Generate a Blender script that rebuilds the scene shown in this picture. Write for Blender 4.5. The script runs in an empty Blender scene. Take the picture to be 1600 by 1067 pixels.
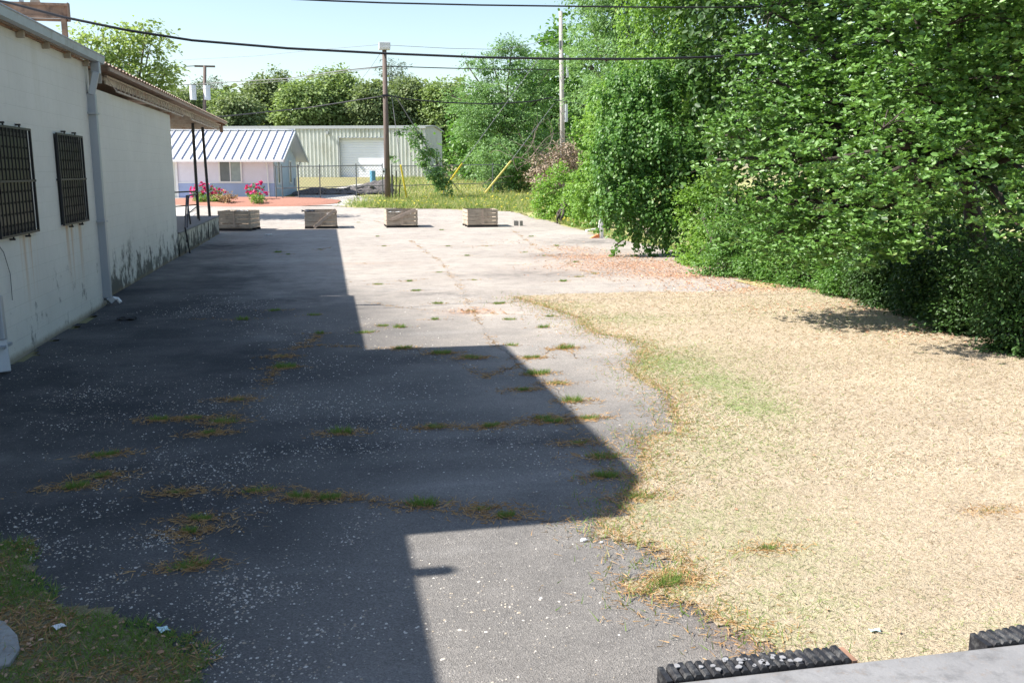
import bpy, math, random
import numpy as np
from mathutils import Vector, Matrix
random.seed(7)
RNG = np.random.default_rng(11)
R = math.radians
S = bpy.context.scene

# ------------------------------------------------------------------ camera
H = 2.5
FPX = 1440.0
PITCH = math.atan(267 / FPX)
YAW = math.atan(290 / math.hypot(FPX, 267))
cd = bpy.data.cameras.new("camera"); cam = bpy.data.objects.new("camera", cd)
S.collection.objects.link(cam)
cd.sensor_width = 36; cd.lens = 36 * FPX / 1600
cd.clip_start = 0.05; cd.clip_end = 2000
cam.location = (0, 0, H); cam.rotation_euler = (math.pi / 2 - PITCH, 0, -YAW)
S.camera = cam

# ------------------------------------------------------------------ light
SUN_EL, SUN_AZ = 46.0, 270.0           # azimuth clockwise from +Y: the sun stands to the left
W = bpy.data.worlds.new("World"); S.world = W; W.use_nodes = True
wn = W.node_tree; wn.nodes.clear()
sky = wn.nodes.new("ShaderNodeTexSky"); sky.sky_type = 'NISHITA'; sky.sun_disc = False
sky.sun_elevation = R(SUN_EL); sky.sun_rotation = R(SUN_AZ)
sky.air_density = 1.15; sky.dust_density = .8; sky.ozone_density = 1.0
bg = wn.nodes.new("ShaderNodeBackground"); bg.inputs[1].default_value = 0.098
wo = wn.nodes.new("ShaderNodeOutputWorld")
wn.links.new(sky.outputs[0], bg.inputs[0]); wn.links.new(bg.outputs[0], wo.inputs[0])
sl = bpy.data.lights.new("sun", 'SUN'); sl.energy = 5.0; sl.angle = R(0.5); sl.color = (1, 0.95, 0.87)
so = bpy.data.objects.new("sun", sl); S.collection.objects.link(so)
sd = Vector((math.sin(R(SUN_AZ)) * math.cos(R(SUN_EL)), math.cos(R(SUN_AZ)) * math.cos(R(SUN_EL)), math.sin(R(SUN_EL))))
so.rotation_euler = (-sd).to_track_quat('-Z', 'Y').to_euler(); so.location = (-20, 0, 30)
S.view_settings.view_transform = 'Standard'; S.view_settings.look = 'None'
S.view_settings.exposure = 1.15; S.view_settings.gamma = 1

# ------------------------------------------------------------------ measuring: photo pixel -> place
_F = np.array([math.sin(YAW) * math.cos(PITCH), math.cos(YAW) * math.cos(PITCH), -math.sin(PITCH)])
_R = np.array([math.cos(YAW), -math.sin(YAW), 0.0]); _U = np.cross(_R, _F)
def ray(px, py): return _F * FPX + _R * (px - 800) + _U * (533.5 - py)
def G(px, py, z=0.0):
    d = ray(px, py); return np.array([0, 0, H]) + d * ((z - H) / d[2])
def PY(px, py, Y):
    d = ray(px, py); return np.array([0, 0, H]) + d * (Y / d[1])
TZY = [-60, 41, 46, 57, 60, 86, 130, 400]; TZZ = [0, 0, .12, .74, .84, 1.9, 2.3, 4]
def tz(y): return np.interp(y, TZY, TZZ)
def T(px, py):
    d = ray(px, py); t = 0.001
    while t < 0.3:
        p = np.array([0, 0, H]) + d * t
        if p[2] <= tz(p[1]): break
        t *= 1.002
    return p

# ------------------------------------------------------------------ object helpers
col = S.collection
def link(o, parent=None):
    col.objects.link(o)
    if parent is not None: o.parent = parent
    return o
def tag(o, label=None, cat=None, group=None, kind=None):
    if label: o["label"] = label
    if cat: o["category"] = cat
    if group: o["group"] = group
    if kind: o["kind"] = kind
    return o
def empty(name, loc=(0, 0, 0), rz=0.0):
    o = bpy.data.objects.new(name, None); o.location = tuple(loc); o.rotation_euler = (0, 0, rz)
    return link(o)
def copy_tree(o, parent=None):
    c = o.copy(); col.objects.link(c)
    if parent is not None: c.parent = parent
    for ch in [x for x in col.objects if x.parent == o]: copy_tree(ch, c)
    return c

class MB:
    def __init__(s): s.v = []; s.f = []
    def add(s, vs, fs):
        b = len(s.v); s.v += [tuple(map(float, p)) for p in vs]; s.f += [tuple(i + b for i in f) for f in fs]; return s
    def box(s, x0, x1, y0, y1, z0, z1):
        return s.add([(x0, y0, z0), (x1, y0, z0), (x1, y1, z0), (x0, y1, z0), (x0, y0, z1), (x1, y0, z1), (x1, y1, z1), (x0, y1, z1)],
                     [(0, 3, 2, 1), (4, 5, 6, 7), (0, 1, 5, 4), (1, 2, 6, 5), (2, 3, 7, 6), (3, 0, 4, 7)])
    def prism(s, poly, ax, a, b):
        """poly of 2D points, extruded on axis ax from a to b"""
        def mk(p, q):
            return {0: (q, p[0], p[1]), 1: (p[0], q, p[1]), 2: (p[0], p[1], q)}[ax]
        n = len(poly)
        vs = [mk(p, a) for p in poly] + [mk(p, b) for p in poly]
        return s.add(vs, [tuple(range(n))[::-1], tuple(range(n, 2 * n))] + [(i, (i + 1) % n, n + (i + 1) % n, n + i) for i in range(n)])
    def tube(s, pts, rad, n=6, cap=True):
        pts = [Vector(p) for p in pts]
        if not hasattr(rad, '__len__'): rad = [rad] * len(pts)
        b = len(s.v); up = Vector((0, 0, 1))
        for i, p in enumerate(pts):
            d = (pts[min(i + 1, len(pts) - 1)] - pts[max(i - 1, 0)])
            d = d.normalized() if d.length > 1e-9 else up
            a = d.cross(up if abs(d.z) < .95 else Vector((1, 0, 0))).normalized(); c = d.cross(a)
            for k in range(n):
                t = 2 * math.pi * (k + .5) / n
                q = p + (a * math.cos(t) + c * math.sin(t)) * rad[i]; s.v.append(tuple(q))
        for i in range(len(pts) - 1):
            for k in range(n):
                k2 = (k + 1) % n
                s.f.append((b + i * n + k, b + i * n + k2, b + (i + 1) * n + k2, b + (i + 1) * n + k))
        if cap:
            s.f.append(tuple(b + k for k in range(n))[::-1]); s.f.append(tuple(b + (len(pts) - 1) * n + k for k in range(n)))
        return s
    def beam(s, p, q, w, h):
        p, q = Vector(p), Vector(q); d = (q - p).normalized(); up = Vector((0, 0, 1))
        a = d.cross(up if abs(d.z) < .99 else Vector((0, 1, 0))).normalized() * w / 2; c = a.cross(d).normalized() * h / 2
        vs = [p - a - c, p + a - c, p + a + c, p - a + c, q - a - c, q + a - c, q + a + c, q - a + c]
        return s.add(vs, [(0, 1, 2, 3), (7, 6, 5, 4), (0, 4, 5, 1), (1, 5, 6, 2), (2, 6, 7, 3), (3, 7, 4, 0)])
    def mesh(s, name):
        me = bpy.data.meshes.new(name); me.from_pydata(s.v, [], s.f)
        import bmesh
        bm = bmesh.new(); bm.from_mesh(me); bmesh.ops.recalc_face_normals(bm, faces=bm.faces); bm.to_mesh(me); bm.free()
        return me
    def build(s, name, mat, parent=None, bevel=0.0, smooth=False):
        me = s.mesh(name); me.materials.append(mat)
        o = bpy.data.objects.new(name, me); link(o, parent)
        if smooth: me.polygons.foreach_set('use_smooth', [True] * len(me.polygons))
        if bevel:
            m = o.modifiers.new("b", 'BEVEL'); m.width = bevel; m.segments = 2; m.limit_method = 'ANGLE'
        return o

def npmesh(name, verts, faces, mat, parent=None, attrs=None, smooth=False):
    """verts (N,3), faces (M,k) with one k"""
    me = bpy.data.meshes.new(name); n = len(verts); m, k = faces.shape
    me.vertices.add(n); me.vertices.foreach_set('co', np.ascontiguousarray(verts, dtype=np.float32).ravel())
    me.loops.add(m * k); me.loops.foreach_set('vertex_index', np.ascontiguousarray(faces, dtype=np.int32).ravel())
    me.polygons.add(m); me.polygons.foreach_set('loop_start', np.arange(0, m * k, k, dtype=np.int32))
    me.polygons.foreach_set('loop_total', np.full(m, k, dtype=np.int32))
    if smooth: me.polygons.foreach_set('use_smooth', np.ones(m, dtype=bool))
    me.update(calc_edges=True)
    for a, val in (attrs or {}).items():
        at = me.attributes.new(a, 'FLOAT', 'POINT'); at.data.foreach_set('value', np.ascontiguousarray(val, dtype=np.float32))
    me.materials.append(mat)
    o = bpy.data.objects.new(name, me); link(o, parent)
    return o

# ------------------------------------------------------------------ materials
class NT:
    def __init__(s, name):
        s.m = bpy.data.materials.new(name); s.m.use_nodes = True; s.t = s.m.node_tree
        s.b = s.t.nodes["Principled BSDF"]; s.out = s.t.nodes["Material Output"]
        s.tc = s.t.nodes.new("ShaderNodeTexCoord").outputs['Object']
    def n(s, typ, **kw):
        nd = s.t.nodes.new(typ)
        for k, v in kw.items():
            if k in nd.inputs: s.set(nd.inputs[k], v)
            else: setattr(nd, k, v)
        return nd
    def set(s, sock, v):
        if isinstance(v, bpy.types.NodeSocket): s.t.links.new(v, sock)
        else: sock.default_value = v
    def noise(s, scale, detail=4, rough=.55, vec=None, stretch=None):
        v = vec or s.tc
        if stretch:
            mp = s.n("ShaderNodeMapping"); s.set(mp.inputs[0], v); mp.inputs[3].default_value = stretch; v = mp.outputs[0]
        nd = s.n("ShaderNodeTexNoise"); s.set(nd.inputs['Vector'], v); nd.inputs['Scale'].default_value = scale
        nd.inputs['Detail'].default_value = detail; nd.inputs['Roughness'].default_value = rough
        return nd.outputs['Fac']
    def ramp(s, fac, a, b, lo=0.0, hi=1.0):
        nd = s.n("ShaderNodeMapRange"); s.set(nd.inputs[0], fac)
        for i, v in zip((1, 2, 3, 4), (a, b, lo, hi)): nd.inputs[i].default_value = v
        return nd.outputs[0]
    def mix(s, f, a, b, mode='MIX'):
        nd = s.n("ShaderNodeMix"); nd.data_type = 'RGBA'; nd.blend_type = mode
        s.set(nd.inputs[0], f)
        for i, v in ((6, a), (7, b)):
            if isinstance(v, tuple) and len(v) == 3: v = (*v, 1)
            s.set(nd.inputs[i], v)
        return nd.outputs[2]
    def math(s, op, a, b=0.0):
        nd = s.n("ShaderNodeMath"); nd.operation = op; s.set(nd.inputs[0], a); s.set(nd.inputs[1], b); return nd.outputs[0]
    def attr(s, name):
        nd = s.n("ShaderNodeAttribute"); nd.attribute_name = name; return nd.outputs['Fac']
    def bump(s, h, strength=.4, dist=.02):
        nd = s.n("ShaderNodeBump"); nd.inputs['Strength'].default_value = strength; nd.inputs['Distance'].default_value = dist
        s.set(nd.inputs['Height'], h); s.set(s.b.inputs['Normal'], nd.outputs[0]); return s
    def col(s, c):
        if isinstance(c, tuple) and len(c) == 3: c = (*c, 1)
        s.set(s.b.inputs['Base Color'], c); return s
    def rough(s, r): s.set(s.b.inputs['Roughness'], r); return s
    def spec(s, r): s.b.inputs['Specular IOR Level'].default_value = r; return s

def simple(name, c, rough=.7, var=.15, scale=6, metal=0.0, bump=0.0, stretch=None, dirt=None, dscale=1.5):
    n = NT(name); f = n.noise(scale, 5, .6, stretch=stretch)
    d = tuple(x * (1 - var) for x in c); l = tuple(min(1, x * (1 + var)) for x in c)
    cc = n.mix(n.ramp(f, .3, .7), d, l)
    if dirt: cc = n.mix(n.ramp(n.noise(dscale, 6, .65), .5, .72, 0, .8), cc, dirt)
    n.col(cc).rough(rough); n.b.inputs['Metallic'].default_value = metal
    if bump: n.bump(n.noise(scale * 4, 4), bump, .01)
    return n.m

def leafmat(name, c0, c1, c2=None, rough=.45, trans=.35, spec=.5):
    n = NT(name); t = n.attr('tint')
    cc = n.mix(n.ramp(t, 0, 1), c0, c1)
    if c2: cc = n.mix(n.ramp(t, .93, .97), cc, c2)
    n.col(cc).rough(rough).spec(spec)
    tr = n.n("ShaderNodeBsdfTranslucent")
    tc = n.mix(.5, cc, (min(1, c1[0] * 1.6), min(1, c1[1] * 1.7), c1[2] * .7)); n.set(tr.inputs[0], tc)
    ms = n.n("ShaderNodeMixShader"); ms.inputs[0].default_value = trans
    n.t.links.new(n.b.outputs[0], ms.inputs[1]); n.t.links.new(tr.outputs[0], ms.inputs[2]); n.t.links.new(ms.outputs[0], n.out.inputs[0])
    return n.m

M = {}
def asphalt():
    n = NT("asphalt")
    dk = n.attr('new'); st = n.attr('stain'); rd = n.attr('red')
    agg = n.n("ShaderNodeTexVoronoi"); n.set(agg.inputs['Vector'], n.tc); agg.inputs['Scale'].default_value = 110
    sp = n.n("ShaderNodeSeparateColor"); n.set(sp.inputs[0], agg.outputs['Color'])
    grain = n.ramp(sp.outputs[0], 0, 1, .72, 1.28)
    big = n.noise(.35, 6, .6); mid = n.noise(2.2, 5, .65); fine = n.noise(38, 3, .7)
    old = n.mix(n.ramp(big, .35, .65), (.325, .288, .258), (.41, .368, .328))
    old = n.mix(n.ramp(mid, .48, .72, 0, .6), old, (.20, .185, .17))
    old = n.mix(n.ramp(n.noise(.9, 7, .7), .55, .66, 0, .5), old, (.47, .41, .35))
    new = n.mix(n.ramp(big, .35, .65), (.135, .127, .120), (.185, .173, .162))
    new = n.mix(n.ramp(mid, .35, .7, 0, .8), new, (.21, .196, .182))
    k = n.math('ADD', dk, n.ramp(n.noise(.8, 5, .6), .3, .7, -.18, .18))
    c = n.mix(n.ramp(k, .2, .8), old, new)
    streak = n.noise(1.0, 5, .6, stretch=(.25, 1.1, 1))
    c = n.mix(n.ramp(streak, .55, .75, 0, .4), c, (.36, .345, .33))
    c = n.mix(n.math('MULTIPLY', st, n.ramp(mid, .25, .6)), c, (.034, .034, .038))
    c = n.mix(n.math('MULTIPLY', rd, n.ramp(fine, .35, .6)), c, (.38, .24, .17))
    c = n.mix(n.math('MULTIPLY', n.attr('shade_dk'), n.ramp(n.noise(.55, 6, .62), .36, .60, .45, 1.0)), c, (.030, .031, .035))  # building shade deepened in the asphalt colour itself
    g = n.n("ShaderNodeCombineColor"); [n.set(g.inputs[i], grain) for i in range(3)]
    c = n.mix(.9, c, g.outputs[0], 'MULTIPLY')
    c = n.mix(n.ramp(sp.outputs[1],   .985, .992, 0, .35), c, (.62, .58, .52))
    n.col(c).rough(.9).spec(.3); n.bump(n.math('ADD', agg.outputs['Distance'], n.math('MULTIPLY', mid, 1.5)), .5, .012)
    return n.m
M['asphalt'] = asphalt()
def lawnmat(name, dry, mid_, green, soil):
    n = NT(name); gr = n.attr('green')
    a = n.noise(1.2, 6, .65); b = n.noise(28, 4, .7); c_ = n.noise(90, 3, .6)
    c = n.mix(n.ramp(a, .35, .65), dry, mid_)
    c = n.mix(n.math('MULTIPLY', gr, n.ramp(n.noise(6, 5, .7), .3, .6)), c, green)
    c = n.mix(n.ramp(b, .52, .7, 0, .6), c, soil)
    c = n.mix(n.ramp(c_, .3, .7, 0, .35), c, (.7, .58, .4))
    n.col(c).rough(.95).spec(.1); n.bump(b, .8, .04); return n.m
M['lawn'] = lawnmat("dry_lawn", (.43, .35, .265), (.33, .265, .20), (.21, .24, .11), (.31, .245, .185))
M['ground'] = lawnmat("ground_soil", (.22, .2, .09), (.17, .19, .07), (.12, .2, .04), (.14, .10, .06))
def blockwall(name, c, stain=True, mildew=1.0, yoff=8.0):
    n = NT(name)
    sx = n.n("ShaderNodeSeparateXYZ"); n.set(sx.inputs[0], n.tc)
    wy_ = n.math('ADD', sx.outputs[1], yoff)
    cb = n.n("ShaderNodeCombineXYZ"); n.set(cb.inputs[0], sx.outputs[1]); n.set(cb.inputs[1], sx.outputs[2])
    br = n.n("ShaderNodeTexBrick"); n.set(br.inputs['Vector'], cb.outputs[0]); br.inputs['Scale'].default_value = 1
    br.inputs['Brick Width'].default_value = .45; br.inputs['Row Height'].default_value = .225
    br.inputs['Mortar Size'].default_value = .006; br.inputs['Mortar Smooth'].default_value = .6
    a = n.noise(.7, 6, .6); b = n.noise(9, 5, .65)
    cc = n.mix(n.ramp(a, .3, .7), c, tuple(x * .88 for x in c)); cc = n.mix(n.ramp(b, .5, .75, 0, .25), cc, tuple(x * .72 for x in c))
    cc = n.mix(n.math('MULTIPLY', br.outputs['Fac'], .2), cc, (.42, .42, .38))
    z = sx.outputs[2]
    # dirt streaks under the roof, mildew over the ground
    drip = n.noise(3.2, 5, .7, stretch=(1, 1, .06))
    cc = n.mix(n.math('MULTIPLY', n.ramp(drip, .5, .7), n.ramp(z, 2.8, 4.4, 0, .4)), cc, (.50, .47, .36))
    if stain:
        for (y0, y1) in ((13.9, 14.6), (16.2, 17.4)):
            inside = n.math('MULTIPLY', n.ramp(wy_, y0 - .05, y0 + .05), n.ramp(wy_, y1 - .05, y1 + .05, 1, 0))
            fall = n.math('MULTIPLY', n.ramp(z, .5, 1.62), n.ramp(z, 1.62, 1.66, 1, 0))
            st = n.ramp(n.noise(7, 3, .6, stretch=(1, 1, .03)), .46, .60, 0, .85)
            cc = n.mix(n.math('MULTIPLY', n.math('MULTIPLY', inside, fall), st), cc, (.50, .32, .17))
    mil = n.noise(2.6, 7, .72, stretch=(1, 1, .75))
    far = n.ramp(wy_, 18.2, 19.4, .08, .78)
    zz = n.ramp(z, .05, 1.05, 1, 0)
    m1 = n.math('MULTIPLY', n.ramp(n.math('ADD', mil, n.math('MULTIPLY', n.math('MULTIPLY', zz, far), .24)), .58, .68), n.ramp(z, .6, 1.25, .92 * mildew, 0))
    cc = n.mix(m1, cc, (.035, .04, .038))
    cc = n.mix(n.ramp(n.math('ADD', z, n.math('MULTIPLY', b, .12)), .07, .16, .7, 0), cc, (.20, .15, .09))
    n.col(cc).rough(.6).spec(.35)
    h = n.math('SUBTRACT', n.math('MULTIPLY', n.noise(40, 3), .3), br.outputs['Fac']); n.bump(h, .34, .010)
    return n.m
M['wall'] = blockwall("painted_block_wall", (.68, .67, .63))
M['dockwall'] = blockwall("stained_block_wall", (.50, .49, .42), False, 1.2, 33.0)
def concrete(name, c, sc=3):
    n = NT(name); a = n.noise(sc, 7, .65); b = n.noise(60, 4, .7)
    cc = n.mix(n.ramp(a, .3, .7), tuple(x * .75 for x in c), c)
    cc = n.mix(n.ramp(n.noise(sc * 2.2, 5, .7), .50, .68, 0, .65), cc, tuple(x * .45 for x in c))
    cc = n.mix(n.ramp(n.noise(sc * 5, 6, .75), .56, .64, 0, .5), cc, (.20, .16, .13))
    cc = n.mix(n.ramp(b, .6, .75, 0, .4), cc, tuple(min(1, x * 1.35) for x in c))
    n.col(cc).rough(.85); n.bump(n.math('ADD', a, n.math('MULTIPLY', b, .3)), .5, .01); return n.m
M['concrete'] = concrete("worn_concrete", (.36, .345, .32))
M['dockfloor'] = concrete("dock_concrete", (.235, .232, .235), 5)
M['pale_concrete'] = concrete("pale_concrete", (.52, .49, .45))
M['gutter'] = simple("painted_gutter_metal", (.36, .40, .43), .45, .08, 2, dirt=(.24, .22, .2), dscale=3)
M['downspout'] = simple("grey_downspout_metal", (.34, .37, .41), .4, .1, 3, .3, stretch=(1, 1, .2))
M['iron'] = simple("black_iron", (.012, .012, .016), .5, .3, 20)
M['louvre'] = simple("dusty_louvre_glass", (.018, .020, .024), .35, .3, 4, dirt=(.04, .04, .038), dscale=6)
M['dark'] = simple("dark_inside", (.015, .016, .02), .8)
M['wood_trim'] = simple("weathered_trim_wood", (.38, .33, .27), .8, .25, 5, bump=.3, dirt=(.33, .14, .06), dscale=5)
M['rust'] = simple("rusty_steel", (.30, .19, .13), .85, .3, 5, bump=.4, dirt=(.045, .03, .028), dscale=7)
M['truss'] = simple("cream_truss_paint", (.52, .46, .40), .7, .15, 6, dirt=(.36, .17, .09), dscale=5)
M['deckmetal'] = simple("rusty_roof_deck", (.40, .31, .25), .8, .2, 3, dirt=(.24, .10, .05), dscale=3)
M['bluegrey_board'] = simple("grey_board", (.42, .42, .40), .8, .1, 4)
M['roofmetal'] = simple("white_metal_roof", (.80, .82, .86), .35, .04, 1.2, .0)
M['seam'] = simple("roof_seam_metal", (.34, .34, .40), .4, .05, 2)
M['trimwhite'] = simple("white_trim", (.80, .79, .80), .5, .04)
M['house_top'] = simple("pale_lilac_siding", (.75, .72, .81), .7, .04, 2)
M['house_low'] = simple("blue_painted_block", (.34, .41, .64), .7, .06, 2)
M['house_grey'] = simple("grey_blue_siding", (.52, .60, .68), .7, .06, 2)
M['curtain'] = simple("curtained_window_glass", (.30, .36, .36), .25, .12, 3)
M['windark'] = simple("dark_window_glass", (.07, .08, .1), .15, .1, 3)
M['glasspane'] = simple("grey_window_glass", (.16, .18, .19), .15, .15, 2)
M['wh'] = simple("cream_ribbed_metal", (.64, .66, .62), .45, .05, .8, dirt=(.5, .5, .42), dscale=.6)
M['wh_trim'] = simple("grey_roof_trim", (.42, .44, .46), .5, .05)
M['door_white'] = simple("white_door_metal", (.82, .84, .92), .5, .03, 1)
M['crate'] = simple("weathered_crate_wood", (.40, .335, .265), .85, .28, 7, bump=.4, stretch=(.4, .4, 3), dirt=(.17, .13, .10), dscale=4)
M['plank'] = simple("grey_plank_wood", (.44, .35, .28), .85, .2, 7, bump=.4)
M['base_dark'] = simple("blackened_runner_wood", (.03, .028, .028), .9, .3, 6)
M['pole'] = simple("brown_pole_wood", (.13, .098, .085), .85, .25, 4, bump=.4, stretch=(6, 6, .5))
M['pole_grey'] = simple("silvered_pole_wood", (.38, .355, .33), .85, .2, 4, bump=.3, stretch=(6, 6, .5))
M['fencewood'] = simple("grey_fence_wood", (.38, .34, .31), .85, .25, 6, stretch=(6, 6, .4))
M['galv'] = simple("galvanised_steel", (.16, .17, .18), .5, .15, 6, .4)
M['cable'] = simple("black_cable", (.015, .015, .02), .6, .1)
M['greycable'] = simple("grey_strand", (.16, .16, .17), .6, .1)
M['rubber'] = simple("black_rubber", (.014, .014, .017), .55, .4, 30, bump=.4, dirt=(.12, .12, .12), dscale=25)
M['rubber_paint'] = simple("flaked_grey_paint", (.25, .25, .26), .8, .2, 20)
M['brownwood'] = simple("brown_end_wood", (.25, .14, .09), .8, .3, 15)
M['yellow'] = simple("yellow_plastic", (.72, .58, .06), .5, .1)
M['paleyellow'] = simple("faded_yellow_plastic", (.72, .62, .24), .5, .1)
M['bluepost'] = simple("teal_post_paint", (.10, .30, .42), .5, .1)
M['mulch'] = simple("red_mulch", (.33, .155, .11), .95, .35, 25, bump=.8)
M['dirtpile'] = simple("dark_soil", (.11, .10, .10), .95, .3, 5, bump=.8)
M['white'] = simple("white_plastic", (.75, .75, .74), .5, .05)
M['blackplastic'] = simple("black_plastic_sheet", (.02, .02, .025), .35, .2)
M['blueish'] = simple("blue_white_paper", (.5, .68, .72), .6, .3, 30)
M['orange'] = simple("orange_plastic", (.75, .25, .1), .6, .1)
M['steel_can'] = simple("transformer_grey_paint", (.60, .63, .68), .5, .05)
M['crack'] = simple("dark_crack_fill", (.10, .085, .07), .95, .4, 8)
M['barkd'] = simple("dark_bark", (.055, .042, .034), .9, .3, 5, bump=.8, stretch=(4, 4, .8))
M['barkl'] = simple("grey_bark", (.22, .18, .15), .9, .3, 5, bump=.8, stretch=(4, 4, .8))
M['deadvine'] = leafmat("dead_vine_leaves", (.30, .23, .17), (.44, .35, .28), rough=.9, trans=.1)
M['oak'] = leafmat("oak_leaves", (.07, .165, .030), (.16, .30, .062), (.28, .38, .12), rough=.48, trans=.24, spec=.7)
M['shadeleaf'] = leafmat("shade_darkened_leaves", (.028, .07, .018), (.06, .125, .028), (.10, .17, .04), rough=.5, trans=.2, spec=.4)  # green darkened to paint in the shade behind and under the oak
M['lime'] = leafmat("bright_green_leaves", (.12, .25, .04), (.22, .36, .07), (.34, .38, .11), rough=.5, trans=.42)
M['vineleaf'] = leafmat("vine_leaves", (.065, .165, .035), (.14, .27, .06), (.22, .34, .10), rough=.45, trans=.38)
M['far'] = leafmat("distant_leaves", (.12, .17, .07), (.22, .28, .12), (.34, .31, .2), rough=.6, trans=.3)
M['fargold'] = leafmat("yellow_green_leaves", (.16, .235, .08), (.27, .36, .13), (.38, .38, .2), rough=.6, trans=.3)
M['pine'] = leafmat("pine_needles", (.09, .13, .08), (.15, .19, .12), rough=.6, trans=.15)
M['locust'] = leafmat("feathery_leaves", (.12, .235, .08), (.20, .33, .13), (.28, .38, .19), rough=.5, trans=.38)
M['dust'] = leafmat("pale_spring_leaves", (.20, .30, .09), (.32, .40, .14), (.42, .44, .22), rough=.5, trans=.4)
M['brownbush'] = leafmat("brown_tipped_leaves", (.28, .18, .10), (.45, .30, .18), rough=.7, trans=.2)
M['flower'] = leafmat("magenta_flowers", (.55, .02, .16), (.72, .05, .28), rough=.5, trans=.25)
M['straw'] = leafmat("dry_grass_blades", (.37, .30, .225), (.59, .50, .39), (.22, .285, .11), rough=.8, trans=.2, spec=.2)
M['grass'] = leafmat("green_grass_blades", (.10, .18, .04), (.22, .32, .08), (.42, .38, .18), rough=.6, trans=.35, spec=.3)
M['needles'] = leafmat("brown_straw", (.28, .16, .07), (.52, .34, .17), rough=.9, trans=.1, spec=.1)
M['fallen'] = leafmat("fallen_red_leaves", (.42, .23, .15), (.60, .38, .26), (.66, .52, .38), rough=.9, trans=.1, spec=.1)
M['stone'] = leafmat("white_pebbles", (.33, .27, .20), (.64, .61, .56), (.2, .18, .16), rough=.8, trans=0.0, spec=.3)
M['flowerweed'] = leafmat("yellow_weed_flowers", (.45, .40, .05), (.70, .58, .08), rough=.6, trans=.3)

# ------------------------------------------------------------------ ground sheets
def pip(P, poly):
    x, y = P[:, 0], P[:, 1]; ins = np.zeros(len(P), bool); n = len(poly)
    for i in range(n):
        x1, y1 = poly[i]; x2, y2 = poly[(i + 1) % n]
        if y1 == y2: continue
        c = ((y1 > y) != (y2 > y)) & (x < (x2 - x1) * (y - y1) / (y2 - y1) + x1); ins ^= c
    return ins
def wob(P, a, f, ph=0.0):
    x, y = P[:, 0], P[:, 1]
    dx = a * (np.sin(f * y + 1.3 * f * x + ph) + .6 * np.sin(2.7 * f * y - 1.9 * f * x + 2 * ph) + .4 * np.sin(6.1 * f * x + 5.3 * f * y + ph) + .3 * np.sin(13.1 * f * x - 11.3 * f * y))
    dy = a * (np.sin(f * x - 1.1 * f * y + 2 + ph) + .6 * np.sin(3.1 * f * x + 1.7 * f * y + ph) + .4 * np.sin(5.7 * f * y - 6.3 * f * x) + .3 * np.sin(12.3 * f * y + 14.1 * f * x))
    return P + np.stack([dx, dy], 1)
def sheet(name, poly, cells, zoff, mat, attrs=None, a=.05, f=2.2, parent=None):
    V = []; Fc = []; base = 0
    for (x0, x1, y0, y1, c) in cells:
        nx = int(round((x1 - x0) / c)) + 1; ny = int(round((y1 - y0) / c)) + 1
        X, Y = np.meshgrid(np.linspace(x0, x1, nx), np.linspace(y0, y1, ny)); P = np.stack([X.ravel(), Y.ravel()], 1)
        i = (np.arange(ny - 1)[:, None] * nx + np.arange(nx - 1)[None, :]).ravel()
        q = np.stack([i, i + 1, i + 1 + nx, i + nx], 1)
        ctr = P[q].mean(1); keep = pip(wob(ctr, a, f), poly); q = q[keep]
        used = np.unique(q); mp = -np.ones(len(P), int); mp[used] = np.arange(len(used))
        V.append(P[used]); Fc.append(mp[q] + base); base += len(used)
    P = np.concatenate(V); q = np.concatenate(Fc)
    v = np.column_stack([P, tz(P[:, 1]) + zoff])
    return npmesh(name, v, q, mat, parent, {k: fn(P) for k, fn in (attrs or {}).items()}, smooth=True)
def blobs(lst):
    """soft patches: (px, py, half width m, half length m, strength)"""
    L = [(*T(px, py)[:2], rx, ry, s) for px, py, rx, ry, s in lst]
    def fn(P):
        r = np.zeros(len(P))
        for x, y, rx, ry, s in L:
            r = np.maximum(r, s * np.exp(-(((P[:, 0] - x) / rx) ** 2 + ((P[:, 1] - y) / ry) ** 2)))
        return r
    return fn
def px2(lst): return [tuple(T(*p)[:2]) for p in lst]

# base terrain
ys = [-60, -20, 0, 10, 20, 30, 41, 43, 46, 50, 54, 57, 60, 66, 72, 79, 86, 100, 130, 200, 400]
gv = []; gf = []
xs = [-300, -100, -40, -10, 10, 40, 100, 300]
for y in ys:
    for x in xs: gv.append((x, y, float(tz(y)) - .035))
for j in range(len(ys) - 1):
    for i in range(len(xs) - 1):
        k = j * len(xs) + i; gf.append((k, k + 1, k + 1 + len(xs), k + len(xs)))
g = MB().add(gv, gf).build('ground', M['ground']); tag(g, kind='structure')

EDGE = [(1330, 1120), (1215, 1035), (1165, 985), (1120, 962), (1060, 945), (985, 930), (1040, 905), (1075, 880), (1030, 862), (960, 842), (930, 812), (972, 800), (985, 770), (1000, 745), (1012, 720), (996, 688), (1030, 682), (1062, 678), (1052, 640), (1040, 612), (985, 580), (1010, 545), (985, 532), (925, 520), (905, 498), (860, 482), (805, 465)]
VERGE = [(1150, 432), (1092, 402), (1019, 383), (950, 372), (905, 358), (860, 345), (800, 331), (700, 327), (560, 325), (520, 322)]
lawn_edge = px2(EDGE); verge = px2(VERGE)
lot_poly = [(-4.1, 2.0), (4.6, 2.0)] + [(x + .25, y) for x, y in lawn_edge] + px2([(880, 460), (1000, 458), (1130, 456), (1200, 452)]) + verge + px2([(345, 322), (262, 324)]) + [(-12, 42.5), (-12, 39.2), (-4.5, 39.2), (-4.5, 18.6), (-4.1, 18.6)]
DARK = lambda P: np.clip(1.15 - (P[:, 1] - 6) / 17.0 - np.clip(P[:, 0], -9, 6) * .10, 0, 1) * (P[:, 1] < 32)
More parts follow.
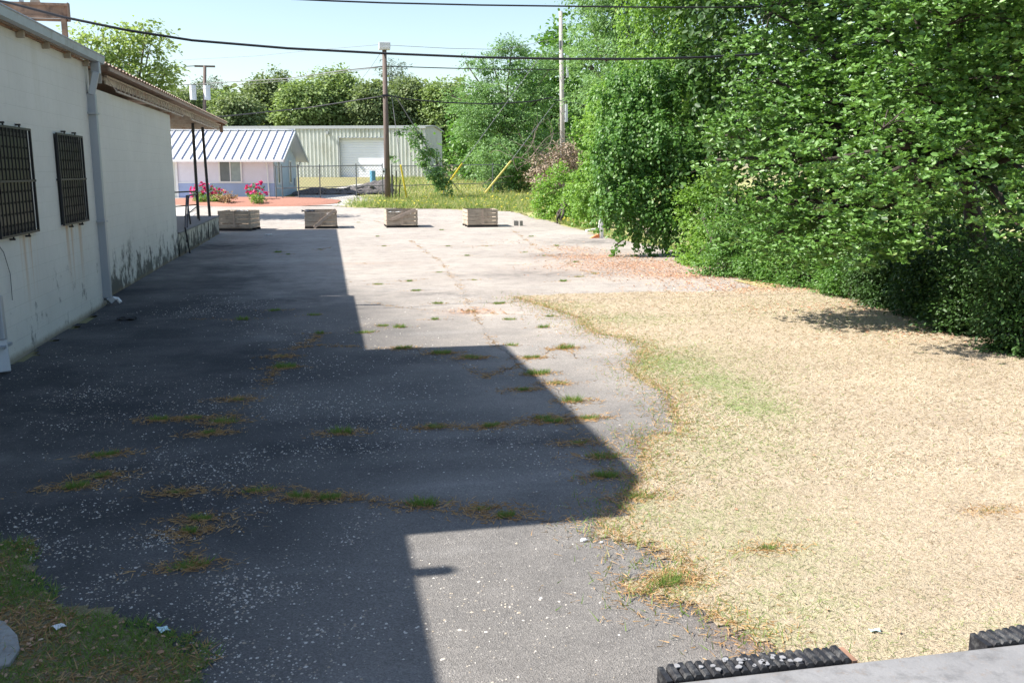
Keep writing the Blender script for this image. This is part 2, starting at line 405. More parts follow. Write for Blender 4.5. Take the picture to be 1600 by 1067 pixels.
STAIN = blobs([(350, 385, 1.4, 1.2, .9), (200, 500, 1.2, 1.5, .8), (80, 640, 1.3, 2.0, .9), (450, 470, 1.0, .8, .6), (300, 560, 1.6, 1.0, .7), (130, 800, 1.2, .8, .6), (640, 560, 1.2, .5, .6),
               (540, 700, 1.0, .35, .8), (800, 690, 1.0, .3, .75), (640, 730, 1.4, .25, .5), (930, 378, 1.2, 1.2, .7), (880, 400, 1.5, 1.0, .5), (1130, 965, .2, .5, .6), (560, 660, 1.3, .3, .7), (420, 590, 1.2, .5, .6), (230, 730, .9, .5, .7), (690, 460, 1.3, .5, .35), (860, 428, 2.2, .8, .4), (500, 345, 1.5, .9, .3), (350, 420, 1.4, 1.2, .6), (380, 440, 1.2, 2, .6)])
SHADE_DK = lambda P: np.clip(np.clip((2.6 - P[:, 0]) / 3.5, 0, 1) * np.clip((24 - P[:, 1]) / 9, 0, 1) * np.clip((P[:, 1] - 4.2) / 4 + (.2 - P[:, 0]) * .8, 0.22, 1) * .85 + np.clip((-1.0 - P[:, 0]) / 3, 0, .6) * np.clip((36 - P[:, 1]) / 6, 0, 1), 0, .9)  # painted shade: darkens the asphalt beside the wall and in the near zone
REDM = blobs([(1000, 415, 2.3, 1.6, .95), (1080, 430, 1.8, 1.0, .9), (930, 402, 1.5, 1.2, .8), (890, 390, 1.0, 1.2, .6), (740, 487, .6, .4, .7), (560, 412, 1.5, .35, .35), (1190, 1000, .25, .35, .4)])
lot = sheet('parking_lot', lot_poly, [(-5, 7, 2, 14, .08), (-5, 12, 14, 30, .14), (-12.2, 22, 30, 62, .3)], 0, M['asphalt'], {'new': DARK, 'stain': STAIN, 'shade_dk': SHADE_DK, 'red': REDM}, a=.05, f=2.1)
tag(lot, kind='structure')
lawn_poly = lawn_edge + px2([(900, 459), (1000, 457), (1130, 456), (1180, 448)]) + [(24, 21), (24, 1.5), (4.3, 1.5)]
GREEN = blobs([(1040, 570, .7, .9, 1.3), (1120, 600, .6, .9, 1.3), (1170, 635, .5, .7, 1.2), (960, 500, 1.2, .6, .7), (870, 480, 1.0, .5, .6), (1050, 915, .3, .25, .9), (1000, 790, .25, .25, .8), (1080, 820, .7, .6, .7), (1200, 860, .6, .6, .75),
               (1110, 720, .5, .6, .6), (1240, 950, .5, .4, .7), (1200, 990, .35, .3, .8), (940, 720, .3, .35, .9), (1060, 740, .4, .4, .5), (1160, 780, .5, .4, .5), (1350, 1000, .5, .3, .5), (1000, 540, .5, .7, .6), (1440, 500, 2, 1.5, .5), (1560, 1000, .5, .3, .4), (1200, 700, .6, .6, .45), (1110, 690, 1.0, 1.2, .55), (1140, 830, .9, .8, .6), (1260, 900, .8, .6, .45), (1060, 560, 1.1, 1.4, .6), (1350, 480, 3, 1.5, .35)])
lawn = sheet('lawn', lawn_poly, [(.5, 9, 1.5, 10, .07), (1, 16, 10, 22.3, .12), (9, 24.5, 1.5, 10, .3), (16, 24.5, 10, 22.3, .3)], .008, M['lawn'], {'green': GREEN}, a=.06, f=2.6)
tag(lawn, kind='structure')
# verge beyond the lot and along the bushes
vg_poly = [(x, y) for x, y in verge] + px2([(600, 296)]) + [(4, 80), (60, 80), (60, 18), (20, 18)] + [tuple(T(1190, 449)[:2])]
vg = sheet('grass_verge', vg_poly, [(0, 60, 17, 80.5, .35)], .012, lawnmat("verge_grass", (.44, .38, .20), (.31, .33, .13), (.24, .29, .08), (.32, .24, .13)), {'green': lambda P: np.clip((P[:, 1] - 20) / 40, 0.2, .9)}, a=.12, f=1.3)
tag(vg, kind='structure')
# near left patch of grass with a slab
pp = px2([(-80, 830), (30, 850), (60, 900), (110, 945), (200, 965), (290, 1000), (320, 1040), (330, 1110)]) + [(-1.1, 3.2), (-3.9, 3.2), (-3.9, 6.5)]
pt = sheet('grass_patch', pp, [(-4, 0, 3.1, 8, .05)], .006, lawnmat("patch_soil", (.20, .13, .08), (.15, .12, .06), (.06, .10, .025), (.10, .06, .04)), {'green': lambda P: np.full(len(P), .5)}, a=.05, f=4)
tag(pt, kind='structure')
sp = px2([(-60, 960), (8, 978), (28, 1000), (32, 1020), (15, 1045), (-60, 1060)])
sb = MB().prism(sp, 2, .0, .03).build('concrete_slab', M['concrete'], bevel=.006)
tag(sb, 'broken grey concrete slab edge in the grass at the near left corner', 'slab')
# pale drive in front of the cottage and far dirt track
dr = sheet('driveway', px2([(600, 322.5), (598, 316), (555, 306), (565, 300), (650, 291), (560, 288), (470, 305), (430, 318), (262, 322), (200, 324), (200, 334), (262, 324.5), (345, 322.5), (520, 322)]), [(-20, 12, 44, 90, .25)], .02, M['pale_concrete'], a=.02)
tag(dr, kind='structure')
pv = T(270, 318)
pth = sheet('front_path', [(-16, 44), (-6.5, 44), (-7.2, 61), (-16, 61)], [(-16.3, -6, 43.5, 61.5, .3)], .016, M['pale_concrete'], a=.0); tag(pth, kind='structure')

# ------------------------------------------------------------------ scatter helpers
def unit(v): return v / np.maximum(np.linalg.norm(v, axis=1, keepdims=True), 1e-9)
def leaves(name, C, A, N, size, aspect, mat, parent=None, tint=None, fold=.18, shape='leaf'):
    """C centres, A axis, N normal, size array: folded six-corner leaves"""
    n = len(C); A = unit(A); B = unit(np.cross(N, A)); Nn = np.cross(A, B)
    s = np.broadcast_to(np.asarray(size, float), (n,))[:, None]; w = s * aspect * .5
    if shape == 'leaf':
        base = C - A * s * .5; tip = C + A * s * .5 - Nn * s * .08
        l1 = C - A * s * .12 + B * w + Nn * w * fold; l2 = C + A * s * .28 + B * w * .9 + Nn * w * fold
        r1 = C - A * s * .12 - B * w + Nn * w * fold; r2 = C + A * s * .28 - B * w * .9 + Nn * w * fold
        v = np.stack([base, l1, l2, tip, r2, r1], 1).reshape(-1, 3)
        o = np.arange(n)[:, None] * 6
        f = np.concatenate([o + np.array([[0, 3, 2, 1]]), o + np.array([[0, 5, 4, 3]])]); k = 6
    else:
        v = np.stack([C - A * s * .5, C + B * w, C + A * s * .5, C - B * w], 1).reshape(-1, 3)
        o = np.arange(n)[:, None] * 4; f = o + np.array([[0, 1, 2, 3]]); k = 4
    if tint is None: tint = RNG.random(n)
    return npmesh(name, v, f, mat, parent, {'tint': np.repeat(tint, k)})

def crown(name, bl, nclump, per, size, aspect, mat, parent, rc=.35, face=True, flat=.55, droop=0.0, inner=.45, shape='leaf', upb=.8, vines=0.0, tints=None, ros=0, rag=.13):
    """bl: blobs (x,y,z,rx,ry,rz). Leaves sit in small flattened clumps near the surface of the blobs."""
    B = np.array(bl, float); vol = (B[:, 3] * B[:, 4] + B[:, 3] * B[:, 5] + B[:, 4] * B[:, 5])
    idx = RNG.choice(len(B), nclump * 2, p=vol / vol.sum())
    d = unit(RNG.normal(size=(nclump * 2, 3)))
    if face:
        tocam = unit(np.array([[0, 0, H]]) - B[idx, :3]); w = (d * tocam).sum(1)
        keep = RNG.random(len(w)) < np.clip(.55 + .6 * w, .12, 1); idx = idx[keep]; d = d[keep]
    idx = idx[:nclump]; d = d[:nclump]
    rr = inner + (1.06 - inner) * RNG.random(len(idx)) ** .6
    cc = B[idx, :3] + d * B[idx, 3:6] * rr[:, None]
    cc[:, 2] = np.maximum(cc[:, 2], tz(cc[:, 1]) + .08)
    cc = cc + d * B[idx, 3:6] * np.abs(RNG.normal(size=(len(idx), 1))) * rag + RNG.normal(size=(len(idx), 3)) * B[idx, 3:6] * rag * .5
    cc[:, 2] = np.maximum(cc[:, 2], tz(cc[:, 1]) + .08)
    n = len(cc); r = rc * (.55 + .9 * RNG.random(n))
    L = np.repeat(np.arange(n), per); m = len(L)
    off = RNG.normal(size=(m, 3)) * .55 * r[L][:, None]; off[:, 2] *= flat
    od = unit(cc - B[idx, :3] + 1e-6)
    if vines > 0:
        off[:, 2] = -RNG.random(m) * vines * (r[L] / rc); off[:, :2] *= .5
    else:
        off[:, 2] -= droop * (off[:, 0] ** 2 + off[:, 1] ** 2)
    P = cc[L] + off + od[L] * (.25 * r[L])[:, None]
    P[:, 2] = np.maximum(P[:, 2], tz(P[:, 1]) + .03)
    if ros:
        q = (np.arange(m) // ros) * ros; off = off[q]; P = cc[L] + off + od[L] * (.25 * r[L])[:, None]
        th = RNG.uniform(0, 6.28, m); A = np.stack([np.cos(th), np.sin(th), RNG.uniform(-.25, .7, m)], 1) + od[L] * .5
        A = unit(A); P = P + A * size * .5; P[:, 2] = np.maximum(P[:, 2], .03)
    else: A = unit(off + .6 * od[L] * r[L][:, None]) + .7 * RNG.normal(size=(m, 3)) * .6; A[:, 2] -= .25
    N = np.array([[0, 0, upb]]) + (RNG.normal(size=(m, 3)) * .25 if ros else 0) + od[L] * .5 + RNG.normal(size=(m, 3)) * .45
    ct = RNG.random(n); t = np.clip(.55 * ct[L] + .45 * RNG.random(m), 0, 1) if tints is None else tints(P)
    leaves(name, P, A, N, size * (.65 + .7 * RNG.random(m)), aspect, mat, parent, t, shape=shape)
    return cc, idx

def twigs(mb, cc, idx, B, every, r0=.02):
    for k in range(0, len(cc), every):
        a = Vector(B[idx[k]][:3]); b = Vector(cc[k]); m = (a + b) / 2 + Vector((random.uniform(-.1, .1), random.uniform(-.1, .1), random.uniform(0, .2)))
        mb.tube([a, m, b], [r0, r0 * .7, r0 * .3], 3, False)

def tree(name, label, base, bl, nclump, per, size, aspect, mat, group=None, bark='barkd', tr=.25, rc=.35, cat='tree', every=6, stems=1, **kw):
    o = empty(name, base); tag(o, label, cat, group)
    b0 = Vector(base); B = [(x - b0.x, y - b0.y, z - b0.z, rx, ry, rz) for x, y, z, rx, ry, rz in bl]
    global H
    # crown is built in world space and shifted into the thing's frame
    cc, idx = crown('crown', bl, nclump, per, size, aspect, mat, o, rc=rc, **kw)
    cr = [c for c in col.objects if c.parent == o][-1]
    cr.data.transform(Matrix.Translation(-b0))
    mb = MB(); ctr = sum((Vector(q[:3]) for q in B), Vector()) / len(B); top = max(q[2] for q in B)
    fork = Vector((ctr.x * .35, ctr.y * .35, max(.3, top * .38)))
    for s_ in range(stems):
        o_ = Vector((random.uniform(-.4, .4), random.uniform(-.4, .4), 0)) * (stems > 1)
        mb.tube([o_ + Vector((0, 0, -.2)), o_ + Vector((0, 0, .25)), o_ + fork * .5 + Vector((random.uniform(-.15, .15), 0, 0)), fork + o_ * .3], [tr * 1.35, tr, tr * .85, tr * .7], 8)
    for q in B:
        e = Vector(q[:3]); m = fork.lerp(e, .5) + Vector((random.uniform(-.3, .3), random.uniform(-.3, .3), random.uniform(.1, .5))) * min(1, tr * 4)
        mb.tube([fork, m, e], [tr * .5, tr * .32, tr * .14], 5)
    if every: twigs(mb, [Vector(c) - b0 for c in cc], idx, B, every, max(.008, tr * .07))
    mb.build('trunk', M[bark], o, smooth=True)
    return o
def bp(px, py, Y, rx, ry=None, rz=None):
    p = PY(px, py, Y); return (p[0], p[1], p[2], rx, ry or rx, rz or rx)

exec_parts = []
def rebase(root, base):
    base = Vector([float(c) for c in base]); root.location = base
    def rec(o):
        for c in [x for x in col.objects if x.parent == o]:
            if c.type == 'MESH': c.data.transform(Matrix.Translation(-base))
            rec(c)
    rec(root); return root

# ================================================================== white block building on the left
XA, XB = -4.2, -4.36
bd = empty('block_building')
tag(bd, 'long white painted block building with barred windows and grey gutter on the left', 'building')
m = MB().box(-22, XA, -3, 18.6, -.3, 4.42); m.build('wall', M['wall'], bd)
m = MB().box(-22, XB, 18.603, 28.6, -.3, 4.06); m.build('wall', M['wall'], bd)
# upper storey set back over the near half (it throws the deep shadow)
m = MB().prism([(6.1, 4.55), (13.0, 4.55), (13.0, 6.93), (6.9, 6.93), (6.12, 6.47)], 0, -16, -4.22); m.build('upper_storey', M['wall'], bd)
MB().box(-9, -4.62, 18.605, 19.34, 4.065, 4.56).build('shadow_filler', M['wall'], bd)  # added block, closes a sunlit gap in the shadow between roof and canopy
# roof
m = MB().prism([(-22, 5.21), (-4.09, 4.56), (-4.09, 4.52), (-22, 5.16)], 1, -3.2, 18.88); rf = m.build('roof', M['wh_trim'], bd)
m = MB().box(-4.16, -4.12, -3.2, 18.8, 4.43, 4.525); m.build('fascia', M['wood_trim'], rf)
g_ = MB()
prof = [(-3.99, 4.60), (-3.99, 4.475), (-3.93, 4.455), (-3.87, 4.475), (-3.86, 4.585), (-3.845, 4.60), (-3.85, 4.612), (-3.875, 4.605), (-3.885, 4.49), (-3.93, 4.475), (-3.975, 4.49), (-3.975, 4.60)]
prof = [(x - .10, z - .04) for x, z in prof]
for a, b in ((-3.2, .5), (.504, 4.1), (4.104, 7.7), (7.704, 11.3), (11.304, 16.35), (16.354, 18.89)): g_.prism(prof, 1, a, b)
g_.build('gutter', M['gutter'], bd)
for y in np.arange(-2.5, 18.6, 1.22):
    MB().box(-4.195, -4.095, y - .03, y + .03, 4.33, 4.425).build('rafter_end', M['wood_trim'], bd)
MB().box(-4.199, -4.165, -3, 18.55, 4.40, 4.43).build('eave_trim', M['rust'], bd)
def downspout(y, parent, ztop=4.42, crush=False):
    w = .075; x0 = XA + .005
    mb = MB()
    mb.beam((-4.03, y, ztop), (-4.03, y, ztop - .2), .15, .12)
    mb.beam((-4.03, y, ztop - .17), (x0 + .065, y - .02, ztop - .58), .15, .118)
    if crush:
        mb.beam((x0 + .062, y - .02, ztop - .55), (x0 + .062, y - .02, .95), .15, .12)
        mb.beam((x0 + .062, y - .02, .97), (x0 + .09, y - .08, .42), .22, .10)
        mb.beam((x0 + .09, y - .08, .44), (x0 + .12, y - .14, .02), .22, .07)
    else:
        mb.beam((x0 + .062, y - .02, ztop - .55), (x0 + .062, y - .02, .14), .15, .12)
        mb.beam((x0 + .055, y - .02, .16), (x0 + .13, y + .03, .06), .148, .118)
    d = mb.build('downspout', M['downspout'], parent, bevel=.012)
    for z in (1.55, 3.5) if not crush else (.32, 1.6, 3.5):
        q = .015 if z > .5 else .06
        MB().box(x0, x0 + .135 + q, y - .115 - q * 1.6, y + .075 + q, z, z + .035).build('strap', M['downspout'], d)
    return d
downspout(18.42, bd); downspout(12.42, bd, crush=True)
MB().tube([(-4.07, 18.5, .12), (-3.98, 18.52, .10), (-3.93, 18.5, .03)], .035, 10).build('drain_elbow', M['white'], bd)
# hanging grey wire on the wall
MB().tube([(XA + .01, 12.75, 1.7), (XA + .03, 13.1, 1.45), (XA + .02, 13.3, 1.15), (XA + .03, 13.25, .8)], .006, 4).build('loose_wire', M['greycable'], bd)
def barred_window(y0, y1, z0, z1):
    w = MB().box(XA - .2, XA + .002, y0 + .0, y1 - .0, z0 + .0, z1 - .0).build('window', M['dark'], bd)
    fr = MB()
    for a in ((y0 + .05, y0 + .09, z0 + .06, z1 - .06), (y1 - .09, y1 - .05, z0 + .06, z1 - .06), (y0 + .09, y1 - .09, z0 + .06, z0 + .11), (y0 + .09, y1 - .09, z1 - .1, z1 - .06)):
        fr.box(XA + .003, XA + .018, *a[:2], *a[2:])
    fr.build('frame', M['iron'], w)
    n = 8; hz = (z1 - z0 - .24) / n
    lv = MB()
    for i in range(n):
        z = z0 + .13 + i * hz; lv.beam((XA + .022 + .0, y0 + .1, z + hz * .5), (XA + .022, y1 - .1, z + hz * .5), .008, hz * .8)
    o = lv.build('louvre_panes', M['louvre'], w)
    gr = MB(); gx = XA + .05
    for z in (z0, z1, (z0 + z1) / 2): gr.beam((gx, y0, z), (gx, y1, z), .03, .03)
    for y in (y0, y1): gr.beam((gx, y, z0 - .014), (gx, y, z1 + .014), .032, .032)
    nb = 11
    for i in range(1, nb): y = y0 + (y1 - y0) * i / nb; gr.beam((gx, y, z0), (gx, y, z1), .018, .018)
    k = gr.build('window_grille', M['iron'], bd)
    cl = MB()
    for y in (y0 + .3 * (y1 - y0), y0 + .72 * (y1 - y0)):
        for z in (z0 - .05, z1 + .05):
            MB().beam((XA, y, z), (gx + .02, y, z), .03, .025).beam((gx, y, z0 if z < z0 else z1), (gx, y, z), .02, .02).build('bracket', M['iron'], k)
    for y in (y0 - .03, y1 + .03): MB().beam((XA, y, (z0 + z1) / 2), (gx + .02, y, (z0 + z1) / 2), .03, .03).build('bracket', M['iron'], k)
barred_window(13.0, 14.6, 1.64, 3.07); barred_window(15.97, 17.52, 1.64, 3.07)
# roof pipe whose shadow falls as a stub across the sunny pavement
MB().tube([(-4.75, 5.48, 4.55), (-4.75, 5.48, 5.60)], .07, 12).build('vent_pipe', M['galv'], bd)
rebase(bd, (XA, 8, 0))

# rusty beam on its post above the roof
fb = empty('roof_beam_frame'); tag(fb, 'rusty steel channel beam on a short post sticking up over the roof edge', 'steel frame')
m = MB().box(-7.6, -4.18, 17.42, 17.5, 5.22, 5.26).box(-7.6, -4.18, 17.42, 17.5, 5.02, 5.05).box(-7.6, -4.18, 17.46, 17.49, 5.05, 5.22)
m.box(-4.18, -4.165, 17.40, 17.52, 4.98, 5.27).box(-7.6, -4.18, 17.52, 17.56, 4.98, 5.02); m.build('beam', M['rust'], fb)
MB().box(-4.30, -4.22, 17.42, 17.5, 4.58, 5.019).build('post', M['rust'], fb)
MB().box(-7.4, -7.3, 17.42, 17.5, 4.7, 5.0).build('post', M['rust'], fb)
MB().box(-4.93, -4.86, 17.43, 17.45, 5.262, 5.42).build('bracket_plate', M['gutter'], fb)
MB().prism([(-4.76, 5.262), (-4.60, 5.262), (-4.65, 5.4), (-4.72, 5.42)], 1, 17.43, 17.45).build('bracket_plate', M['wood_trim'], fb)
rebase(fb, (-4.26, 17.46, 4.58))

# ================================================================== canopy with open web joist
cn = empty('loading_canopy'); tag(cn, 'rusty corrugated metal canopy on thin posts over the loading dock', 'canopy')
v = []; f = []
ycs = np.arange(18.9, 41.0, .08); k = 0
for i, y in enumerate(ycs):
    dz = .018 * (1 if (i % 4) in (1, 2) else -1)
    v += [(-3.96, y, 4.47 + dz), (-10, y, 4.60 + dz), (-3.96, y, 4.462 + dz), (-10, y, 4.592 + dz)]
for i in range(len(ycs) - 1):
    a = i * 4; f += [(a, a + 4, a + 5, a + 1), (a + 2, a + 3, a + 7, a + 6), (a, a + 2, a + 6, a + 4)]
MB().add(v, f).build('roof_deck', M['deckmetal'], cn)
MB().box(-4.03, -3.99, 19.4, 40.9, 4.37, 4.44).build('edge_angle', M['deckmetal'], cn)
MB().box(-10, -4.06, 40.9, 40.96, 4.33, 4.45).build('edge_angle', M['rust'], cn)
MB().box(-4.56, -4.14, 18.95, 19.35, 4.38, 4.45).build('fascia', M['rust'], cn)
MB().box(-4.60, -4.15, 19.36, 19.40, 4.13, 4.375).build('end_board', M['bluegrey_board'], cn)
def joist(x, y0, y1, zt, zb, mat, p, step=.42):
    mb = MB(); mb.beam((x, y0, zt), (x, y1, zt), .05, .035); mb.beam((x, y0 + .9, zb), (x, y1 - .9, zb), .045, .03)
    y = y0 + .9; up = False
    mb.tube([(x, y0, zt), (x, y0 + .9, zb)], .010, 4, False)
    while y < y1 - .9 - step / 2:
        a = (x, y, zb); b = (x, y + step / 2, zt); mb.tube([a, b], .010, 4, False); mb.tube([b, (x, y + step, zb)], .010, 4, False); y += step
    mb.tube([(x, y1, zt), (x, y1 - .9, zb)], .010, 4, False)
    return mb.build('joist', mat, p)
joist(-4.22, 20.1, 31.0, 4.33, 4.11, M['truss'], cn); joist(-4.22, 31.05, 40.6, 4.33, 4.11, M['truss'], cn)
for y in (20.2, 28.8, 33.2, 36.4, 38.6, 40.7):
    MB().box(-10, -4.26, y - .04, y + .04, 4.16 if y > 28.61 else 4.26, 4.36 if y > 28.61 else 4.34).build('cross_beam', M['truss'], cn)
MB().box(-4.30, -4.27, 20.3, 40.8, 4.20, 4.34).build('header', M['truss'], cn)
MB().box(-4.26, -4.14, 40.55, 40.75, 4.05, 4.36).build('end_plate', M['rust'], cn)
MB().tube([(-4.75, 36.3, .7), (-4.75, 36.3, 4.2)], .055, 10).build('post', M['iron'], cn)
MB().tube([(-4.60, 38.45, .7), (-4.72, 38.8, 4.2)], .055, 10).build('post', M['iron'], cn)
for k in range(3):
    MB().box(-10, -4.32, 29.6 + k * 3.6, 29.66 + k * 3.6, 4.30, 4.40).build('purlin', M['wood_trim'], cn)
rebase(cn, (-4.75, 30, 4.06))

# ================================================================== loading dock, rail
dk = empty('loading_dock'); tag(dk, 'raised block loading dock with mildewed face beyond the white building', 'loading dock')
MB().box(-12, -4.32, 28.603, 38.9, -.2, .66).build('block_base', M['dockwall'], dk)
MB().box(-12, -4.29, 28.603, 38.93, .663, .72).build('deck_slab', M['dockfloor'], dk, bevel=.008)
for i in range(3):
    MB().box(-4.31, -4.29 + .0, 29.6 + i * 2.9, 29.64 + i * 2.9, -.1, .66).build('joint_strip', M['dockwall'], dk)
rebase(dk, (-4.3, 33, 0))
hr = empty('stair_rail'); tag(hr, 'black iron handrail at the dock beside the corner of the white building', 'handrail')
m = MB(); z0 = .72
m.beam((-6.4, 32.3, 1.72), (-4.72, 36.2, 1.74), .05, .05)
m.beam((-6.3, 32.3, 1.22), (-4.72, 36.2, 1.25), .04, .04)
m.build('top_rail', M['iron'], hr)
m = MB(); r_ = .028
m.tube([(-4.55, 35.0, .72), (-4.6, 34.9, 1.66), (-4.6, 32.6, 1.66)], r_, 6)
m.tube([(-4.55, 32.7, .72), (-4.6, 32.6, 1.68)], r_, 6)
m.tube([(-4.6, 32.6, 1.66), (-4.28, 29.6, .78), (-4.2, 29.7, .0)], r_, 6)
m.tube([(-4.6, 33.0, 1.62), (-4.3, 29.9, .35)], r_, 6)
m.tube([(-4.6, 34.8, 1.22), (-4.5, 31.2, 1.05)], r_ * .8, 6)
m.build('stair_rail_frame', M['iron'], hr); rebase(hr, (-4.5, 32.6, .72))

# ================================================================== dock under the camera, bumpers
e1 = G(1090, 1067, 1.0)[1]
fd = empty('concrete_dock'); tag(fd, 'worn grey concrete dock edge at the bottom right corner', 'loading dock')
ye = G(1450, 1019, 1.0)[1]
MB().box(.35, 6, -4, ye, -.2, 1.0).build('dock_block', M['dockfloor'], fd, bevel=.018)
rebase(fd, (3, ye, 0))
def bumper(x0, x1, label):
    o = empty('dock_bumper'); tag(o, label, 'dock bumper', 'rubber bumpers on the concrete dock edge')
    n = int((x1 - x0 - .05) / .029); w = (x1 - x0 - .05) / n
    rb = MB(); yo = ye + .085
    for i in range(n):
        a = x0 + .025 + i * w; q = random.uniform(-.008, .008)
        rb.prism([(a + .001, .70), (a + .001, 1.0 + q * .4), (a + w * .25, 1.010 + q * .4), (a + w * .75, 1.010 + q * .4), (a + w - .001, 1.0 + q * .4), (a + w - .001, .70)], 1, ye + .002, yo + random.uniform(-.006, .004))
    rb.build('rubber_pads', M['rubber'], o)
    for a, mm_ in ((x0, 'rubber'), (x1 - .022, 'brownwood')): MB().box(a, a + .018, ye + .001, yo, .70, 1.0).build('end_plate', M[mm_], o)
    pm = MB()
    for _ in range(26):
        cx = random.gauss(x0 + .30, .09); cy = ye + random.uniform(.015, .07); s_ = random.uniform(.004, .014)
        pm = MB(); pm.prism([(cx + s_ * random.uniform(.6, 1.3) * math.cos(t), cy + s_ * random.uniform(.6, 1.2) * math.sin(t)) for t in np.arange(0, 6.2, 1.05)], 2, 1.0095, 1.0125)
        if x0 < 1.5: pm.build('paint_flake', M['rubber_paint'], o)
    rebase(o, ((x0 + x1) / 2, ye, .7))
bumper(.945, 1.575, 'ribbed black rubber bumper flecked with grey paint on the dock edge')
bumper(2.03, 2.66, 'clean black rubber bumper at the right end of the dock edge')

# ================================================================== apple crates
def crate(name, cx, cy, rz, label, side_missing=False, w=1.36, d=1.28, h=.82):
    o = empty(name, (cx, cy, 0), rz); tag(o, label, 'crate', 'wooden crates standing in a row across the lot')
    bh = .13; nb = 4; sh = (h - bh) / nb
    for sgn, ax in ((-1, 'f'), (1, 'f'), (-1, 's'), (1, 's')):
        mb = MB()
        for i in range(nb):
            z0_ = bh + i * sh + .012; z1_ = bh + (i + 1) * sh - .012 + random.uniform(-.008, .008)
            if side_missing and sgn == -1 and ax == 'f' and i == nb - 1: z1_ -= .09
            t = random.uniform(-.006, .006)
            if ax == 'f': mb.box(-w / 2, w / 2, sgn * d / 2 - .012 + t, sgn * d / 2 + .012 + t, z0_, z1_)
            else: mb.box(sgn * w / 2 - .012 + t, sgn * w / 2 + .012 + t, -d / 2 + .02, d / 2 - .02, z0_, z1_)
        mb.build('side_boards', M['crate'], o)
    for sx in (-1, 1):
        for sy in (-1, 1):
            MB().box(sx * (w / 2 - .04) - .035, sx * (w / 2 - .04) + .035, sy * (d / 2 - .05) - .034, sy * (d / 2 - .05) + .034, bh, h - .03).build('corner_post', M['crate'], o)
    MB().box(-.035, .035, -d / 2 - .032, -d / 2 - .02, bh + .02, h - .015).build('batten', M['plank'], o)
    fl = MB().box(-w / 2 + .01, w / 2 - .01, -d / 2 + .02, d / 2 - .02, bh - .03, bh).build('floor_boards', M['crate'], o)
    for y in (-d / 2 + .06, 0, d / 2 - .06): MB().box(-w / 2 - .02, w / 2 + .03, y - .06, y + .05, 0.004, bh - .03).build('runner', M['base_dark'], o)
    return o
def litter(name, mats, cx, cy, z, label, cat, s=.35, n=3, rz=0):
    mb = MB()
    v = []; nx = 7
    for j in range(nx):
        for i in range(nx):
            v.append(((i / (nx - 1) - .5) * s * 2, (j / (nx - 1) - .5) * s * 1.5, .1 * s * math.sin(i * 1.7 + j) + random.uniform(0, .25) * s))
    f = [(j * nx + i, j * nx + i + 1, (j + 1) * nx + i + 1, (j + 1) * nx + i) for j in range(nx - 1) for i in range(nx - 1)]
    mb.add(v, f); o = mb.build(name, mats); so_ = o.modifiers.new('s', 'SOLIDIFY'); so_.thickness = .01
    o.location = (cx, cy, z); o.rotation_euler[2] = rz; tag(o, label, cat); return o
CR = [(-3.72, 41.1, -R(14), 'open wooden crate full of junk at the end of the loading dock'),
      (-.31, 41.85, 0, 'open wooden crate with black plastic hanging over its left side'),
      (3.2, 41.9, R(1.5), 'open wooden crate with a diagonal board and white bags inside'),
      (6.76, 41.6, R(2), 'empty wooden crate with intact sides at the right end of the row')]
for i, (x, y, rz, lb) in enumerate(CR): crate('wooden_crate', x, y, rz, lb, i in (1, 2), h=.84 if i == 0 else .80)
def plank(p, q, w, t, label):
    o = MB().beam(p, q, t, w).build('loose_plank', M['plank'], bevel=.004); tag(o, label, 'plank'); return o
def plank_xz(x0, z0, x1, z1, y, w, label):
    a = Vector((x1 - x0, 0, z1 - z0)).normalized(); n_ = Vector((-a.z, 0, a.x)) * w / 2; P_ = [Vector((x0, 0, z0)), Vector((x1, 0, z1))]
    poly = [(p.x, p.z) for p in (P_[0] - n_, P_[1] - n_, P_[1] + n_, P_[0] + n_)]
    o = MB().prism(poly, 1, y - .03, y).build('loose_plank', M['plank'], bevel=.004); tag(o, label, 'plank')
plank_xz(-.62, .06, .32, .82, 41.85 - .64 - .035, .14, 'grey board leaning diagonally across the front of the crate with black plastic')
plank_xz(2.72, .36, 3.82, .80, 41.9 - .64 - .05, .14, 'brown board nailed diagonally over the crate below the brown pole')
litter('plastic_sheet', M['blackplastic'], -.85, 41.8, .72, 'crumpled black plastic sheet hanging out of the left side of a crate', 'plastic sheet', .28)
litter('plastic_bag', M['white'], 2.95, 41.8, .62, 'white bag lying in the crate with the diagonal board', 'bag', .3)
litter('plastic_bag', M['white'], 3.4, 41.7, .60, 'second white bag beside the diagonal board inside the crate', 'bag', .24)
litter('plastic_bag', M['white'], .05, 41.9, .60, 'white bag behind the leaning board in the crate with black plastic', 'bag', .24)
litter('torn_cardboard', M['plank'], -3.8, 41.0, .72, 'torn grey cardboard heaped in the crate beside the dock', 'cardboard', .42)
litter('plastic_sheet', M['blackplastic'], -4.05, 41.2, .76, 'black plastic sheet bunched in the crate beside the dock', 'plastic sheet', .2)
litter('plastic_bag', M['white'], -3.55, 40.95, .78, 'white bag sticking out of the crate beside the dock', 'bag', .22)
# two hollow blocks
for k, (px, lb) in enumerate(((806, 'grey concrete block standing right of the empty crate, nearer that crate'), (814, 'grey concrete block standing nearer the bushes, right of its twin'))):
    p = T(px, 353); mb = MB().box(-.1, .1, -.02, .0, 0, .2).box(-.1, .1, .1, .12, 0, .2).box(-.1, -.08, 0, .1, 0, .2).box(.08, .1, 0, .1, 0, .2).box(-.012, .012, 0, .1, 0, .2)
    o = mb.build('concrete_block', M['concrete']); o.location = p; o.scale = (.9, 1.3, 1.15); o.rotation_euler[2] = k * .5; tag(o, lb, 'block', 'hollow blocks by the bushes')
